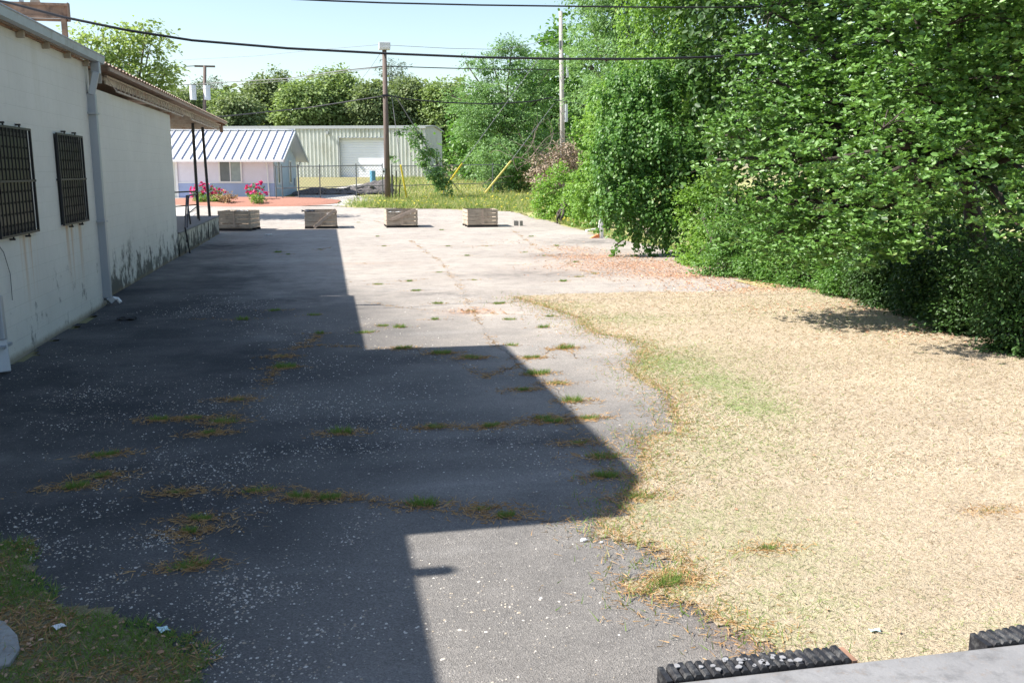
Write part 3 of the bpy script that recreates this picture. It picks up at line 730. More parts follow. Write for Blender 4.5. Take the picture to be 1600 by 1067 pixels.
# broken barricade stake
p = T(937, 372); bs = empty('broken_barricade', p); tag(bs, 'broken white barricade stub on an orange foot under the hanging vines', 'barricade')
MB().prism([(-.10, 0), (.0, 0), (.04, .72), (-.02, .74)], 1, -.03, .03).build('upright', M['white'], bs)
MB().box(.03, .13, -.05, -.01, 0, .62).build('upright', M['trimwhite'], bs)
MB().prism([(-.38, .0), (-.04, .0), (-.04, .16), (-.16, .12)], 1, -.09, .1).build('foot', M['orange'], bs)
o = MB().beam((-.25, 0, .04), (.2, .1, .09), .16, .07).build('foam_chunk', M['white']); o.location = T(925, 362); tag(o, 'small white chunk lying left of the barricade stub', 'litter')
# paper litter
for px, py, m_, lb in ((268, 990, 'blueish', 'pale crumpled paper scrap on the grass patch at the bottom left'), (105, 983, 'white', 'faded white scrap among leaves at the bottom left'), (1373, 986, 'blueish', 'crumpled blue and white scrap on the dry lawn near the dock')):
    p = G(px, py); s_ = .035 if px < 1000 else .028
    v = [(i * s_ + random.uniform(-.01, .01), j * s_ * .8, random.uniform(.01, .035)) for j in range(3) for i in range(3)]
    f = [(j * 3 + i, j * 3 + i + 1, j * 3 + i + 4, j * 3 + i + 3) for j in range(2) for i in range(2)]
    o = MB().add(v, f).build('paper_scrap', M[m_]); o.modifiers.new('s', 'SOLIDIFY').thickness = .002; o.location = p; o.rotation_euler[2] = random.uniform(0, 3); tag(o, lb, 'litter')
o = litter('paper_scrap', M['white'], *T(420, 368)[:2], .01, 'white litter scrap in the shade near the wooden crates', 'litter', .12)
p = T(198, 500); o = litter('leaf_pile', M['base_dark'], p[0], p[1], .01, 'dark clump of wet debris in the shade near the white wall', 'debris', .14)

# ================================================================== cottage
hx, hy = PY(429, 309, 59)[:2]; hz0 = .74; hrz = -R(10)
hs = empty('cottage', (hx, hy, hz0), hrz)      # local x runs left (negative) along the front, y back
tag(hs, 'small lilac and blue cottage with white standing seam metal roof', 'house')
L_, Dp, eh = 13.5, 6.6, 2.55
MB().box(-L_, 0, 0, Dp, 1.05, eh).build('upper_wall', M['house_top'], hs)
MB().box(-L_ - .02, .02, -.03, Dp + .02, -.8, 1.0).build('lower_wall', M['house_low'], hs)
MB().box(-L_ - .03, .03, -.045, Dp + .03, 1.0, 1.06).build('band_trim', M['trimwhite'], hs)
rh = 1.62; ov = .5
MB().prism([(.0, eh), (Dp, eh), (Dp / 2, eh + rh)], 0, -L_, 0).build('gable', M['house_grey'], hs)
MB().box(.022, .045, .12, Dp - .1, -.6, eh - .01).build('side_cladding', M['house_grey'], hs)
sl_ = rh / (Dp / 2); ez = eh - ov * sl_
rf = MB().prism([(-ov, ez + .10), (Dp / 2, eh + rh + .10), (Dp + ov, ez + .10), (Dp + ov, ez + .0), (Dp / 2, eh + rh + .0), (-ov, ez + .0)], 0, -L_ - .4, .75).build('roof', M['roofmetal'], hs)
n = 29
mbs = MB()
for i in range(n):
    x = .62 - i * .5
    if x < -L_ - .3: break
    for (y0, y1) in ((-ov, Dp / 2), (Dp + ov, Dp / 2)):
        mbs.beam((x, y0, ez + .145), (x, y1, eh + rh + .145), .045, .09)
mbs.build('standing_seams', M['seam'], rf)
MB().box(-L_ - .4, .76, Dp / 2 - .16, Dp / 2 + .16, eh + rh + .13, eh + rh + .19).build('ridge_cap', M['roofmetal'], rf)
MB().box(-L_ - .4, .76, -ov - .06, -ov - .005, ez - .04, ez + .10).build('front_fascia', M['trimwhite'], rf)
m = MB()
for (y0, y1) in ((-ov, Dp / 2), (Dp + ov, Dp / 2)): m.beam((.78, y0, ez), (.78, y1, eh + rh), .03, .2)
m.build('barge_board', M['wh_trim'], rf)
MB().box(-L_, .7, -ov, -.0, ez - .03, ez - .006).build('soffit', M['trimwhite'], hs)
def hwin(x0, x1, z0, z1):
    w = MB().box(x0, x1, -.05, -.031, z0, z1).build('window', M['curtain'], hs)
    MB().box(x0, (x0 + x1) / 2 - .03, -.056, -.052, z0, z1).build('pane', M['glasspane'], w)
    f_ = MB()
    for a in ((x0 - .09, x0, z0 - .09, z1 + .06), (x1, x1 + .09, z0 - .09, z1 + .06), (x0, x1, z1, z1 + .06), (x0, x1, z0 - .09, z0), ((x0 + x1) / 2 - .03, (x0 + x1) / 2 + .03, z0, z1)):
        f_.box(a[0], a[1], -.09, -.033, a[2], a[3])
    f_.build('frame', M['trimwhite'], w)
hwin(-3.22, -1.98, 1.10, 2.38)
d_ = MB().box(-6.95, -5.95, -.07, -.04, .05, 2.3).build('door', M['wh'], hs)
MB().box(-6.55, -6.3, -.09, -.071, 1.0, 1.06).build('mail_slot', M['dark'], d_)
MB().tube([(-6.86, -.072, 1.12), (-6.86, -.13, 1.12)], .035, 8).build('handle', M['iron'], d_)
MB().box(-5.94, -5.80, -.08, -.045, .05, 2.38).box(-7.1, -6.96, -.08, -.045, .05, 2.38).build('door_frame', M['trimwhite'], hs)
for (y0, y1) in ((.95, 1.45), (4.2, 4.75)):
    w = MB().box(.046, .06, y0, y1, 1.0, 2.3).build('window', M['windark'], hs)
    MB().box(.061, .09, y0 - .12, y0, .9, 2.4).box(.061, .09, y1, y1 + .12, .9, 2.4).box(.061, .1, y0 - .1, y1 + .1, 2.3, 2.4).box(.061, .1, y0 - .1, y1 + .1, .9, 1.0).build('frame', M['trimwhite'], w)
MB().tube([(-.35, -.42, ez), (-.35, -.08, ez - .28), (-.30, -.08, -.1)], .045, 6).build('downspout', M['trimwhite'], hs)
MB().tube([(.2, Dp + ov, ez), (.12, Dp + .1, ez - .4), (.12, Dp + .1, .1)], .05, 6).build('downspout', M['wh_trim'], hs)
MB().box(.046, .12, 5.6, 5.95, .75, 1.25).build('meter_box', M['wh_trim'], hs)
MB().box(.046, .1, Dp / 2 - .1, Dp / 2 + .1, eh + .65, eh + .85).build('gable_lamp', M['wh_trim'], hs)

# ================================================================== warehouse
wx, wy = PY(665, 277, 86)[:2]; wz0 = 1.85; wrz = -R(15)
wh = empty('warehouse', (wx, wy, wz0), wrz); tag(wh, 'long cream ribbed metal warehouse with white roll-up door', 'warehouse')
WL, WD, WH = 27.0, 11.0, 4.62
d0, d1 = -7.95, -3.75
def ribs(x0, x1, z0, z1):
    mb = MB(); mb.box(x0, x1, 0, .12, z0, z1)
    x = x0 + .05
    while x < x1 - .2:
        mb.prism([(x, -.0), (x + .03, -.11), (x + .15, -.11), (x + .21, -.0)], 2, z0, z1); x += .36
    return mb
ribs(-WL, d0, 0, WH).build('wall', M['wh'], wh); ribs(d1, 0, 0, WH).build('wall', M['wh'], wh); ribs(d0 + .002, d1 - .002, 3.62, WH).build('wall', M['wh'], wh)
MB().box(-WL + .01, -.13, .45, WD, 0, WH - .02).build('inner_block', M['wh'], wh)
MB().box(-.12, .0, .121, WD, 0, WH).prism([(.12, WH), (WD, WH), (WD / 2, WH + .2)], 0, -.12, 0).build('end_wall', M['wh'], wh)
MB().box(.001, .06, -.1, .1, 0, WH).build('corner_trim', M['wh_trim'], wh)
dr_ = MB()
for i in range(16): dr_.prism([(.38, i * .227), (.355, i * .227 + .03), (.35, i * .227 + .19), (.38, i * .227 + .222), (.44, i * .227 + .22), (.44, i * .227)], 0, d0, d1)
dr_.build('roll_up_door', M['door_white'], wh)
MB().box(d0 - .08, d0, -.09, .44, 0, 3.62).box(d1, d1 + .08, -.09, .44, 0, 3.62).box(d0 - .08, d1 + .08, -.09, .0, 3.56, 3.64).build('door_trim', M['wh_trim'], wh)
MB().prism([(-.15, WH + .0), (WD / 2, WH + .30), (WD + .15, WH), (WD + .15, WH - .1), (WD / 2, WH + .2), (-.15, WH - .1)], 0, -WL - .1, .18).build('roof', M['wh_trim'], wh)
MB().box(-WL, .1, -.2, -.16, WH - .22, WH + .02).build('gutter', M['wh_trim'], wh)
MB().box(.001, .05, 6.8, 7.8, .0, 2.1).build('side_door', M['dark'], wh)
MB().box(-WL, .02, .02, WD, -1.6, -.0).build('foundation', M['dirtpile'], wh)
MB().box(d0 - .4, d1 + .4, -.6, -.02, -.35, -.02).build('door_sill', M['rust'], wh)
MB().box(-9.0, -8.85, -.5, -.08, 3.9, 4.15).build('wall_lamp', M['wh_trim'], wh)
bpst = MB().tube([(0, 0, 0), (0, 0, 1.35)], .2, 10).build('steel_post', M['bluepost']); bpst.location = T(583, 297); tag(bpst, 'thick teal painted post below the warehouse door', 'post')

# dark soil heap by the track
hp = empty('soil_heap', T(590, 302)); tag(hp, 'dark heap of soil and rubble behind the chain link gate', 'heap')
v = []; f = []; nx, ny = 30, 14
for j in range(ny):
    for i in range(nx):
        u, w = i / (nx - 1), j / (ny - 1)
        hgt = math.sin(math.pi * w) ** .6 * (1.35 * u ** .9 * (1 - max(0, u - .9) * 8) + .25 * math.sin(9 * u)) * (1 if .02 < u < .99 else 0)
        v.append((-5.6 + 6.8 * u, (w - .5) * 3.5, max(-.1, hgt * .62 + random.uniform(-.07, .07))))
for j in range(ny - 1):
    for i in range(nx - 1): f.append((j * nx + i, j * nx + i + 1, (j + 1) * nx + i + 1, (j + 1) * nx + i))
MB().add(v, f).build('mound', M['dirtpile'], hp)
rb = MB()
for _ in range(60):
    x, y = random.uniform(-5, 1), random.uniform(-1.6, .2); s_ = random.uniform(.08, .2); z = max(0, .5 * (x + 5.6) / 6.8)
    rb.box(x, x + s_, y, y + s_, z, z + s_ * .8)
rb.build('rubble', M['dirtpile'], hp)

# mulch bed and its plants
mc = T(370, 321); v = [(0, 0, .12)]; n = 40
for ring, (rr, zz) in enumerate(((.5, .12), (.85, .07), (1.0, -.02))):
    for k in range(n):
        t = 2 * math.pi * k / n; v.append((5.3 * rr * math.cos(t) * (1 + .04 * math.sin(5 * t)) + .3, 1.9 * rr * math.sin(t) * (1 + .06 * math.sin(3 * t)) + (1.0 if math.sin(t) > 0 else 0), zz))
f = [(0, 1 + k, 1 + (k + 1) % n) for k in range(n)] + [(1 + r_i * n + k, 1 + (r_i + 1) * n + k, 1 + (r_i + 1) * n + (k + 1) % n, 1 + r_i * n + (k + 1) % n) for r_i in range(2) for k in range(n)]
mo = MB().add(v, f).build('mulch_bed', M['mulch']); mo.location = (mc[0], mc[1] + 1.0, tz(mc[1] + 1.0) + .04); mo.rotation_euler = (math.atan2(.08, 1), 0, -R(6)); tag(mo, 'red mulch bed along the front of the blue cottage', 'flower bed')

def shrub(name, label, base, r, h, mat, n, size, group=None, cat='shrub', flowers=None, flat=.8, stem='barkd', rc=.22, parts=3, trans=None):
    o = empty(name, base); tag(o, label, cat, group); b = Vector([float(c) for c in base])
    bl = [(b.x + random.uniform(-.4, .4) * r * (parts > 1), b.y + random.uniform(-.3, .3) * r, b.z + h * random.uniform(.4, .62), r * random.uniform(.65, .95), r * random.uniform(.65, .95), h * .42) for _ in range(parts)]
    cc, idx = crown('foliage', bl, n, 14, size, .55, mat, o, rc=rc, flat=flat, inner=.3)
    [c for c in col.objects if c.parent == o][-1].data.transform(Matrix.Translation(-b))
    if flowers:
        blf = [(x, y, z + .1 * h, a * 1.02, bb * 1.02, c * 1.05) for x, y, z, a, bb, c in bl]
        crown('blossom', blf, flowers, 10, size * 1.3, .9, M['flower'], o, rc=.07, inner=.85, flat=.9)
        [c for c in col.objects if c.parent == o][-1].data.transform(Matrix.Translation(-b))
    mb = MB()
    for k in range(6):
        t = k * 1.05; mb.tube([(0, 0, -.05), (math.cos(t) * r * .25, math.sin(t) * r * .25, h * .35), (math.cos(t) * r * .5, math.sin(t) * r * .5, h * .75)], [.03, .02, .01], 4)
    mb.build('stem', M[stem], o)
    return o
gF = 'plants in the mulch bed'
shrub('flowering_shrub', 'largest magenta flowering shrub in the mulch bed, near the cottage door', T(313, 317), .62, 1.0, M['vineleaf'], 40, .10, gF, flowers=34, rc=.14)
shrub('flowering_shrub', 'sparse magenta flowering shrub between the dock posts', T(340, 315), .42, .75, M['vineleaf'], 22, .09, gF, flowers=12, rc=.12)
shrub('flowering_shrub', 'magenta flowering shrub below the right of the cottage window', T(399, 316), .5, .98, M['vineleaf'], 30, .09, gF, flowers=26, rc=.12)
for px, py, r_, h_, lb in ((317, 319, .48, .6, 'round lime green shrub in front of the largest flowering shrub'), (341, 319, .30, .5, 'small round lime green shrub next to the brown tipped one'), (403, 321, .42, .65, 'round lime green shrub alone at the right end of the mulch bed')):
    shrub('box_shrub', lb, T(px, py), r_, h_, M['lime'], 60, .07, gF, rc=.10, parts=2)
shrub('bronze_shrub', 'brown tipped shrub in the middle of the mulch bed', T(357, 320), .50, .68, M['brownbush'], 44, .10, gF, rc=.13)

# ================================================================== poles, cables, guards
def pole(name, label, base, top, r0, r1, mat, group=None):
    o = empty(name, base); tag(o, label, 'utility pole', group); b = Vector([float(c) for c in base])
    tp = Vector([float(c) for c in top]) - b
    MB().tube([(0, 0, -.3), tp * .5, tp], [r0, (r0 + r1) / 2, r1], 12).build('pole_shaft', mat, o, smooth=True)
    return o, b
p1b = T(606, 313); Y1 = p1b[1]; p1t = PY(600.5, 78, Y1)
o, b = pole('floodlight_pole', 'brown wooden pole with a floodlight on top behind the crates', p1b, p1t, .19, .13, M['pole'])
c = Vector(p1t) - b
fl = MB().prism([(-.28, .02), (.28, .02), (.36, .42), (-.36, .42)], 0, c.x - .33, c.x + .33); 
for i, (a1, a2, a3) in enumerate(fl.v): fl.v[i] = (a1, a2 + c.y - .15, a3 + c.z - .05)
fo = fl.build('floodlight', M['steel_can'], o, bevel=.03)
MB().box(c.x - .27, c.x + .27, c.y - .47, c.y - .44, c.z + .05, c.z + .32).build('lens', M['white'], fo)
MB().tube([(c.x, c.y, c.z - .5), (c.x + .05, c.y, c.z + .0)], .06, 6).build('mount', M['galv'], o)
zb = PY(605, 268, Y1)[2] - b.z
MB().box(-.30, -.14, -.28, -.12, zb - .2, zb + .2).build('meter_box', M['white'], o)
MB().box(-.27, -.17, -.29, -.281, zb - .06, zb + .05).build('meter_dial', M['dark'], o)
zr = PY(603, 150, Y1)[2] - b.z
MB().box(-.2, .2, -.2, .2, zr - .06, zr + .06).build('cable_clamp', M['iron'], o)
p2b = T(879, 300); Y2 = 63.0; p2b = PY(879, 250, Y2); p2b[2] = tz(Y2); p2t = PY(876, 18, Y2)
p2b = PY(880.0, 266 - (tz(Y2) - H) * 1440 / Y2, Y2); p2b[2] = tz(Y2)
o, b = pole('utility_pole', 'pale silver wooden utility pole at the edge of the trees', p2b, p2t, .2, .12, M['pole_grey'])
z = PY(872, 68, Y2)[2] - b.z; z2 = PY(876, 105, Y2)[2] - b.z; z3 = PY(876, 170, Y2)[2] - b.z
MB().tube([(-.33, -.1, z - .35), (-.33, -.1, z + .15)], .09, 8).build('insulator', M['galv'], o)
MB().tube([(-.13, 0, z), (-.5, 0, z)], .03, 5).tube([(.1, 0, z), (.42, 0, z + .02)], .03, 5).build('bracket', M['iron'], o)
MB().box(.1, .24, -.22, -.05, z2 - .7, z2 + .75).build('conduit', M['steel_can'], o)
MB().box(.02, .2, -.28, -.16, z3 - .9, z3 + .3).build('conduit', M['steel_can'], o)
Y3 = 96.0; p3t = PY(320, 103, Y3); p3b = PY(318, 260, Y3); p3b[2] = tz(Y3)
o, b = pole('transformer_pole', 'distant pole with crossarm and two grey transformers beyond the canopy', p3b, p3t, .2, .15, M['pole'])
c = Vector(p3t) - b
MB().box(c.x - .95, c.x + .95, c.y - .06, c.y + .06, c.z - .15, c.z + .02).build('crossarm', M['pole'], o)
MB().tube([(c.x - .95, c.y, c.z - .05), (c.x - 1.9, c.y, c.z - .12)], .05, 4).build('crossarm_arm', M['galv'], o)
zc = PY(318, 144, Y3)[2] - b.z
for s_ in (-.55, .75):
    MB().tube([(s_ * 1.0, -.1, zc - .75), (s_ * 1.0, -.1, zc + .6)], .31, 12).build('transformer', M['steel_can'], o)
def cable(pts, r, label, mat='cable', sag=0.0, name='cable', cat='cable', group=None, n=14):
    P = [Vector([float(c) for c in p]) for p in pts]; out = []
    for a, b_ in zip(P, P[1:]):
        for i in range(n):
            t = i / n; q = a.lerp(b_, t); q.z -= sag * 4 * t * (1 - t) * (b_ - a).length / 30; out.append(q)
    out.append(P[-1]); o = MB().tube(out, r, 6).build(name, M[mat], smooth=True); tag(o, label, cat, group); return o
def pxl(l): return [PY(*q) for q in l]
Yc = 17.3
cable(pxl([(-60, -9, 17.0), (15, 5, 17.0), (100, 27.5, 17.0), (200, 48, 17.0), (300, 63.5, Yc), (450, 76, Yc), (603, 84, Yc), (750, 90, Yc), (875, 92.5, Yc), (1000, 92.5, Yc), (1100, 90, Yc), (1200, 84.5, Yc), (1290, 77, Yc), (1420, 60, Yc)]), .021, 'thick black cable sagging right across the picture from the roof beam', n=3)
cable(pxl([(455, -1, 15), (520, 2, 15), (600, 5, 15), (750, 8.5, 15), (900, 10.5, 15), (1020, 12, 15), (1130, 12, 15), (1240, 10, 15)]), .013, 'black cable along the top of the picture above the thick one', n=3)
cable(pxl([(262, 184, 62), (350, 182, 62), (480, 169, 62), (602, 150, Y1 - .1)]), .035, 'dark cable rising from behind the canopy to the middle of the brown pole', n=4)
cable(pxl([(603, 149, Y1), (640, 156, Y1), (700, 161, Y1 + 1), (770, 163, Y2 - 1), (830, 159, Y2), (866, 152, Y2)]), .04, 'twisted service cable between the brown pole and the pale pole', n=4)
cable(pxl([(866, 156, Y2 - .2), (905, 162, 58), (940, 172, 52), (975, 186, 46)]), .03, 'pale cable running from the pale pole into the right hand trees', n=3)
cable(pxl([(255, 135, 95), (320, 131, 95), (450, 123, 75), (540, 110, Y1 + 1), (600, 104, Y1)]), .032, 'grey cable between the transformer pole and the brown pole', 'greycable', n=3)
cable(pxl([(255, 145, 95), (450, 126, 75), (590, 106, Y1)]), .014, 'thin faint wire just under the grey cable left of the brown pole', 'greycable', n=6)
cable(pxl([(604, 104, Y1), (700, 107, Y1), (780, 109, Y2), (872, 109, Y2)]), .028, 'level black cable between the upper parts of the two tall poles', n=4)
cable(pxl([(250, 96, 95), (400, 88, 80), (500, 78, 62), (597, 70, Y1)]), .011, 'faint thin wire rising left to right to the floodlight', 'greycable', n=4)
cable(pxl([(605, 71, Y1), (700, 76, Y1), (790, 78, Y2), (872, 60, Y2)]), .013, 'thin wire from the floodlight to the pale pole', 'greycable', n=4)
cable(pxl([(594, 84, Y1), (580, 105, 62), (562, 128, 66)]), .011, 'short thin wire slanting down left of the floodlight', 'greycable', n=4)
def guard(top, mid, bot, label, mat):
    o = empty('guy_wire', bot); tag(o, label, 'guy wire', 'guy wires of the poles'); b = Vector([float(c) for c in bot])
    MB().tube([Vector(top) - b, Vector(mid) - b], .02, 5).build('strand', M['greycable'], o)
    MB().tube([Vector(mid) - b, Vector((0, 0, 0))], [.055, .06], 8).build('guard', M[mat], o)
guard(PY(847, 85, Y2), PY(722, 256, Y1 + 1), T(689, 303), 'guy wire with the left hand bright yellow guard behind the fence', 'yellow')
guard(PY(866, 162, Y2), PY(799, 251, Y1), T(755, 305), 'guy wire with pale yellow guard leaning toward the pale pole', 'paleyellow')
guard(PY(612, 150, Y1), PY(626, 258, Y1 - 1), T(636, 312), 'nearly upright guy wire with yellow guard just right of the brown pole', 'yellow')
vw = empty('vine_covered_wire', T(718, 300)); tag(vw, 'old guy wire overgrown with green vines in front of the warehouse corner', 'guy wire')
b = Vector(vw.location); MB().tube([Vector(PY(618, 150, Y1)) - b, Vector(PY(668, 232, Y1 + 1)) - b, Vector((0, 0, 0))], .035, 5).build('strand', M['greycable'], vw)
blv = [bp(642 + k * 7.2, 200 + k * 12.5, Y1 + 1, .26 + .07 * k * (k < 6), .3, .5 + .07 * k) for k in range(9)] + [bp(628, 206, Y1, .3, .2, .15), bp(620, 250, Y1, .35, .2, .14), bp(680, 262, Y1 + 1, .6, .5, .7), bp(688, 280, Y1 + 1, .35, .4, .4)]
crown('vine_leaves', blv, 150, 18, .15, .6, M['locust'], vw, rc=.25, face=False)
[c for c in col.objects if c.parent == vw][-1].data.transform(Matrix.Translation(-b))

# ================================================================== fences
def chain_fence(name, label, pts, h, post_x, mesh=True, step=.22, r=.035, mid=True):
    """pts: list of base points"""
    b = Vector([float(c) for c in pts[0]]); o = empty(name, b); tag(o, label, 'fence')
    P = [Vector([float(c) for c in p]) - b for p in pts]; up = Vector((0, 0, h))
    rl = MB()
    for a, c in zip(P, P[1:]):
        rl.tube([a + up, c + up], r * .8, 6)
        if mid: rl.tube([a + up * .38, c + up * .38], r * .7, 6)
        rl.tube([a + up * .03, c + up * .03], r * .3, 4)
    rl.build('rail', M['galv'], o)
    for a, c in zip(P, P[1:]):
        n = max(1, int(round((c - a).length / post_x)))
        for i in range(n + (c is P[-1])):
            q = a.lerp(c, i / n); MB().tube([q, q + up * 1.06], r, 8).build('post', M['galv'], o)
    if mesh:
        mm = MB()
        for a, c in zip(P, P[1:]):
            L = (c - a).length; dx = (c - a) / L; s = -h
            while s < L:
                for sg in (0, 1):
                    u0, u1 = (s, s + h) if sg == 0 else (s + h, s)
                    # clip to 0..L
                    def pt(u, z): return a + dx * u + Vector((0, 0, z))
                    t0, t1 = 0.0, 1.0; du = u1 - u0
                    for lim, sgn in ((0, 1), (L, -1)):
                        t = (lim - u0) / du
                        if (du > 0) == (sgn > 0): t0 = max(t0, t)
                        else: t1 = min(t1, t)
                    if t1 > t0 + .01:
                        A_, B_ = pt(u0 + du * t0, h * t0), pt(u0 + du * t1, h * t1)
                        mm.tube([A_, B_], .006, 3, False)
                s += step
        mm.build('mesh_wire', M['galv'], o)
    return o
yf = 58.0
def fp(px, Y=yf): p = PY(px, 290, Y); p[2] = tz(Y); return p
gate = chain_fence('chain_link_gate', 'chain link gate across the track between the cottage and the brown pole', [fp(466, 57), fp(500, 57), fp(557, 58.5), fp(598, 59)], 2.0, 2.4, step=.2)
chain_fence('chain_link_fence', 'chain link fence along the weedy verge right of the brown pole', [fp(612, 59), fp(693, 60.5), fp(770, 62), fp(835, 63.5)], 1.95, 3.2, step=.24)
chain_fence('chain_link_fence', 'short chain link return against the end wall of the cottage', [fp(431, 56.5), fp(441, 56.4), fp(466, 56.9)], 2.0, 1.3, mesh=False)
pg = T(560, 312)
wf = empty('plank_fence'); tag(wf, 'weathered grey board fence half buried in dead vines', 'fence')
for k in range(9):
    x = PY(829 + k * 4.6, 290, 62.5)[0]; h_ = 1.95 + random.uniform(-.12, .08) - k * .02
    MB().prism([(x, .85), (x + .17, .85), (x + .17, .85 + h_ - .05), (x + .085, .85 + h_), (x, .85 + h_ - .05)], 1, 62.5, 62.53).build('picket', M['fencewood'], wf)
MB().box(PY(829, 290, 62.5)[0], PY(872, 290, 62.5)[0], 62.54, 62.6, 1.3, 1.4).box(PY(829, 290, 62.5)[0], PY(872, 290, 62.5)[0], 62.54, 62.6, 2.3, 2.4).build('rail', M['fencewood'], wf)
rebase(wf, (PY(829, 290, 62.5)[0], 62.5, .85))
# broken stakes beside the pole
st = empty('iron_stakes', T(622, 312)); tag(st, 'rusted bent stakes beside the foot of the brown pole', 'stakes')
for dx, h_ in ((-.35, 1.5), (.05, 1.2), (-.15, 1.75)): MB().tube([(dx, 0, -.1), (dx + .06, 0, h_ * .6), (dx + .02 + random.uniform(0, .1), 0, h_)], .035, 5).build('stake', M['iron'], st)

# ================================================================== trees
gB = 'trees behind the warehouse'
def btree(label, px, top, Y, wpx, mat, size=.30, n=230, group=gB, bottom=215, name='broadleaf_tree', **kw):
    sc = 1440 / Y; r = wpx / sc / 2; hgt = (bottom - top) / sc
    bl = []
    for k in range(7):
        t = k / 6; rr = r * (.45 + .55 * math.sin(math.pi * min(1, .25 + .75 * (1 - t))))
        bl.append(bp(px + random.uniform(-.55, .55) * wpx * .5 * (1 - .5 * t), bottom - (bottom - top) * (.08 + .78 * t), Y + random.uniform(-1, 1), rr * .62, rr * .62, max(.8, hgt * .2)))
    b = PY(px, 260, Y); b[2] = tz(Y)
    return tree(name, label, b, bl, int(n * 1.7), 28, size, .62, mat, group, tr=.28, rc=r * .27, face=True, **kw)
btree('round grey green tree farthest left behind the cottage roof', 292, 150, 108, 70, M['far'], n=170)
btree('pale yellow green tree left of the brownish one behind the cottage', 345, 148, 112, 62, M['fargold'], n=170)
btree('brownish green tree behind the right half of the cottage roof', 375, 158, 100, 78, M['far'], n=210)
btree('dark topped tree rising above the peak of the cottage', 418, 122, 112, 76, M['far'], n=240)
btree('broad bright green tree behind the left part of the warehouse', 470, 134, 104, 92, M['fargold'], n=300)
btree('tall yellow green tree above the warehouse door', 528, 120, 106, 86, M['fargold'], n=300)
btree('dense green tree directly left of the brown pole', 578, 142, 103, 76, M['far'], n=240)
btree('wide green tree directly right of the brown pole', 636, 132, 106, 88, M['far'], n=300)
btree('green tree above the right corner of the warehouse', 688, 138, 104, 80, M['fargold'], n=260)
def pine(label, px, top, Y, wpx, bottom=200):
    sc = 1440 / Y; bl = []
    for k in range(9):
        t = k / 8; bl.append(bp(px + random.uniform(-.5, .5) * wpx * (1 - .5 * t), bottom - (bottom - top) * (.2 + .8 * t), Y + random.uniform(-1, 1), wpx / sc * .24, wpx / sc * .24, .55))
    b = PY(px, 260, Y); b[2] = tz(Y)
    tree('pine_tree', label, b, bl, 120, 26, .42, .25, M['pine'], 'pines on the skyline', tr=.25, rc=.8, every=4, shape='quad')
pine('dark pine standing above the other trees behind the brown pole', 622, 103, 125, 62)
pine('dark pine behind the pair of transformers', 326, 132, 125, 44)
pine('distant low pine left of the transformer pole', 292, 152, 130, 50)
# filler wood behind all
bl = [bp(300 + k * 34 + random.uniform(-8, 8), 208 - random.uniform(0, 20), 126 + random.uniform(-3, 3), 2.8, 2.5, 4.2) for k in range(26)]
o = empty('far_wood', (0, 126, 2.3))
crown('foliage', bl, 1500, 16, .75, .7, M['far'], None, rc=.9, inner=.3)
fw = [c for c in col.objects if c.name.startswith('foliage')][-1]; bpy.data.objects.remove(o); fw.name = 'far_wood'; tag(fw, 'dense far woodland closing the view behind every other tree', 'woodland', kind='stuff')

# tree behind the white building
bl = [bp(*q) for q in ((150, 68, 48, 1.0), (140, 100, 48, 1.0), (185, 85, 48, 1.1), (205, 62, 49, .7), (232, 82, 48, .95), (228, 50, 48, .55), (256, 118, 48, .7), (190, 122, 48, 1.2), (222, 125, 48, 1.0), (165, 140, 48, 1.3), (262, 108, 49, .45), (158, 45, 48, .45), (245, 145, 48, .8))]
b = PY(200, 260, 48); b[2] = tz(48)
tree('spring_tree', 'airy pale green tree rising behind the roof of the white building', b, bl, 330, 20, .17, .6, M['dust'], bark='barkl', tr=.2, rc=.42, every=2, inner=.25)
# locust like tree in the middle right
bl = [bp(*q) for q in ((800, 75, 70, 1.2, 1.2, .6), (770, 100, 70, 1.4, 1.4, .7), (825, 110, 70, 1.5, 1.5, .8), (745, 140, 70, 1.2, 1.2, .6), (790, 145, 69, 1.8, 1.8, .9), (850, 150, 70, 1.6, 1.6, .9), (760, 180, 69, 1.6, 1.6, .8), (820, 190, 69, 1.9, 1.9, 1), (740, 205, 69, 1.3, 1.3, .7),
      (780, 225, 68, 1.7, 1.7, .9), (850, 225, 69, 1.7, 1.7, 1), (755, 250, 68, 1.1, 1.1, .7), (727, 98, 71, .5, .5, .35), (705, 150, 72, .8, .8, .5), (800, 255, 68, 1.5, 1.5, .8), (870, 90, 72, 1.4, 1.4, .9), (730, 170, 70, 1.1, 1.1, .5))]
b = PY(800, 260, 70); b[2] = tz(70)
tree('feathery_tree', 'tall feathery light green tree left of the pale pole', b, bl, 1100, 24, .20, .36, M['locust'], tr=.25, rc=.50, every=4, flat=.42, droop=.25, inner=.4)
bl = [bp(*q) for q in ((758, 200, 80, 2.6), (765, 240, 80, 2.6), (722, 245, 112, 3), (780, 250, 80, 3), (830, 200, 80, 3), (880, 160, 78, 3), (900, 100, 76, 3), (880, 230, 76, 3), (850, 110, 80, 2.5))]
b = PY(800, 260, 80); b[2] = tz(80)
tree('shade_tree', 'dark dense tree mass behind the feathery tree and beside the warehouse', b, bl, 800, 20, .38, .6, M['vineleaf'], tr=.35, rc=.8, inner=.4)
shrub('fence_shrub', 'light green shrub growing through the fence below the feathery tree', PY(780, 292, 63.5) * [1, 1, 0] + [0, 0, tz(63.5)], 1.7, 3.4, M['locust'], 220, .16, cat='shrub', rc=.3, parts=4)
shrub('fence_shrub', 'dark shrub against the fence left of the board fence', PY(812, 292, 63.5) * [1, 1, 0] + [0, 0, tz(63.5)], 1.3, 2.6, M['vineleaf'], 160, .16, cat='shrub', rc=.3, parts=3)
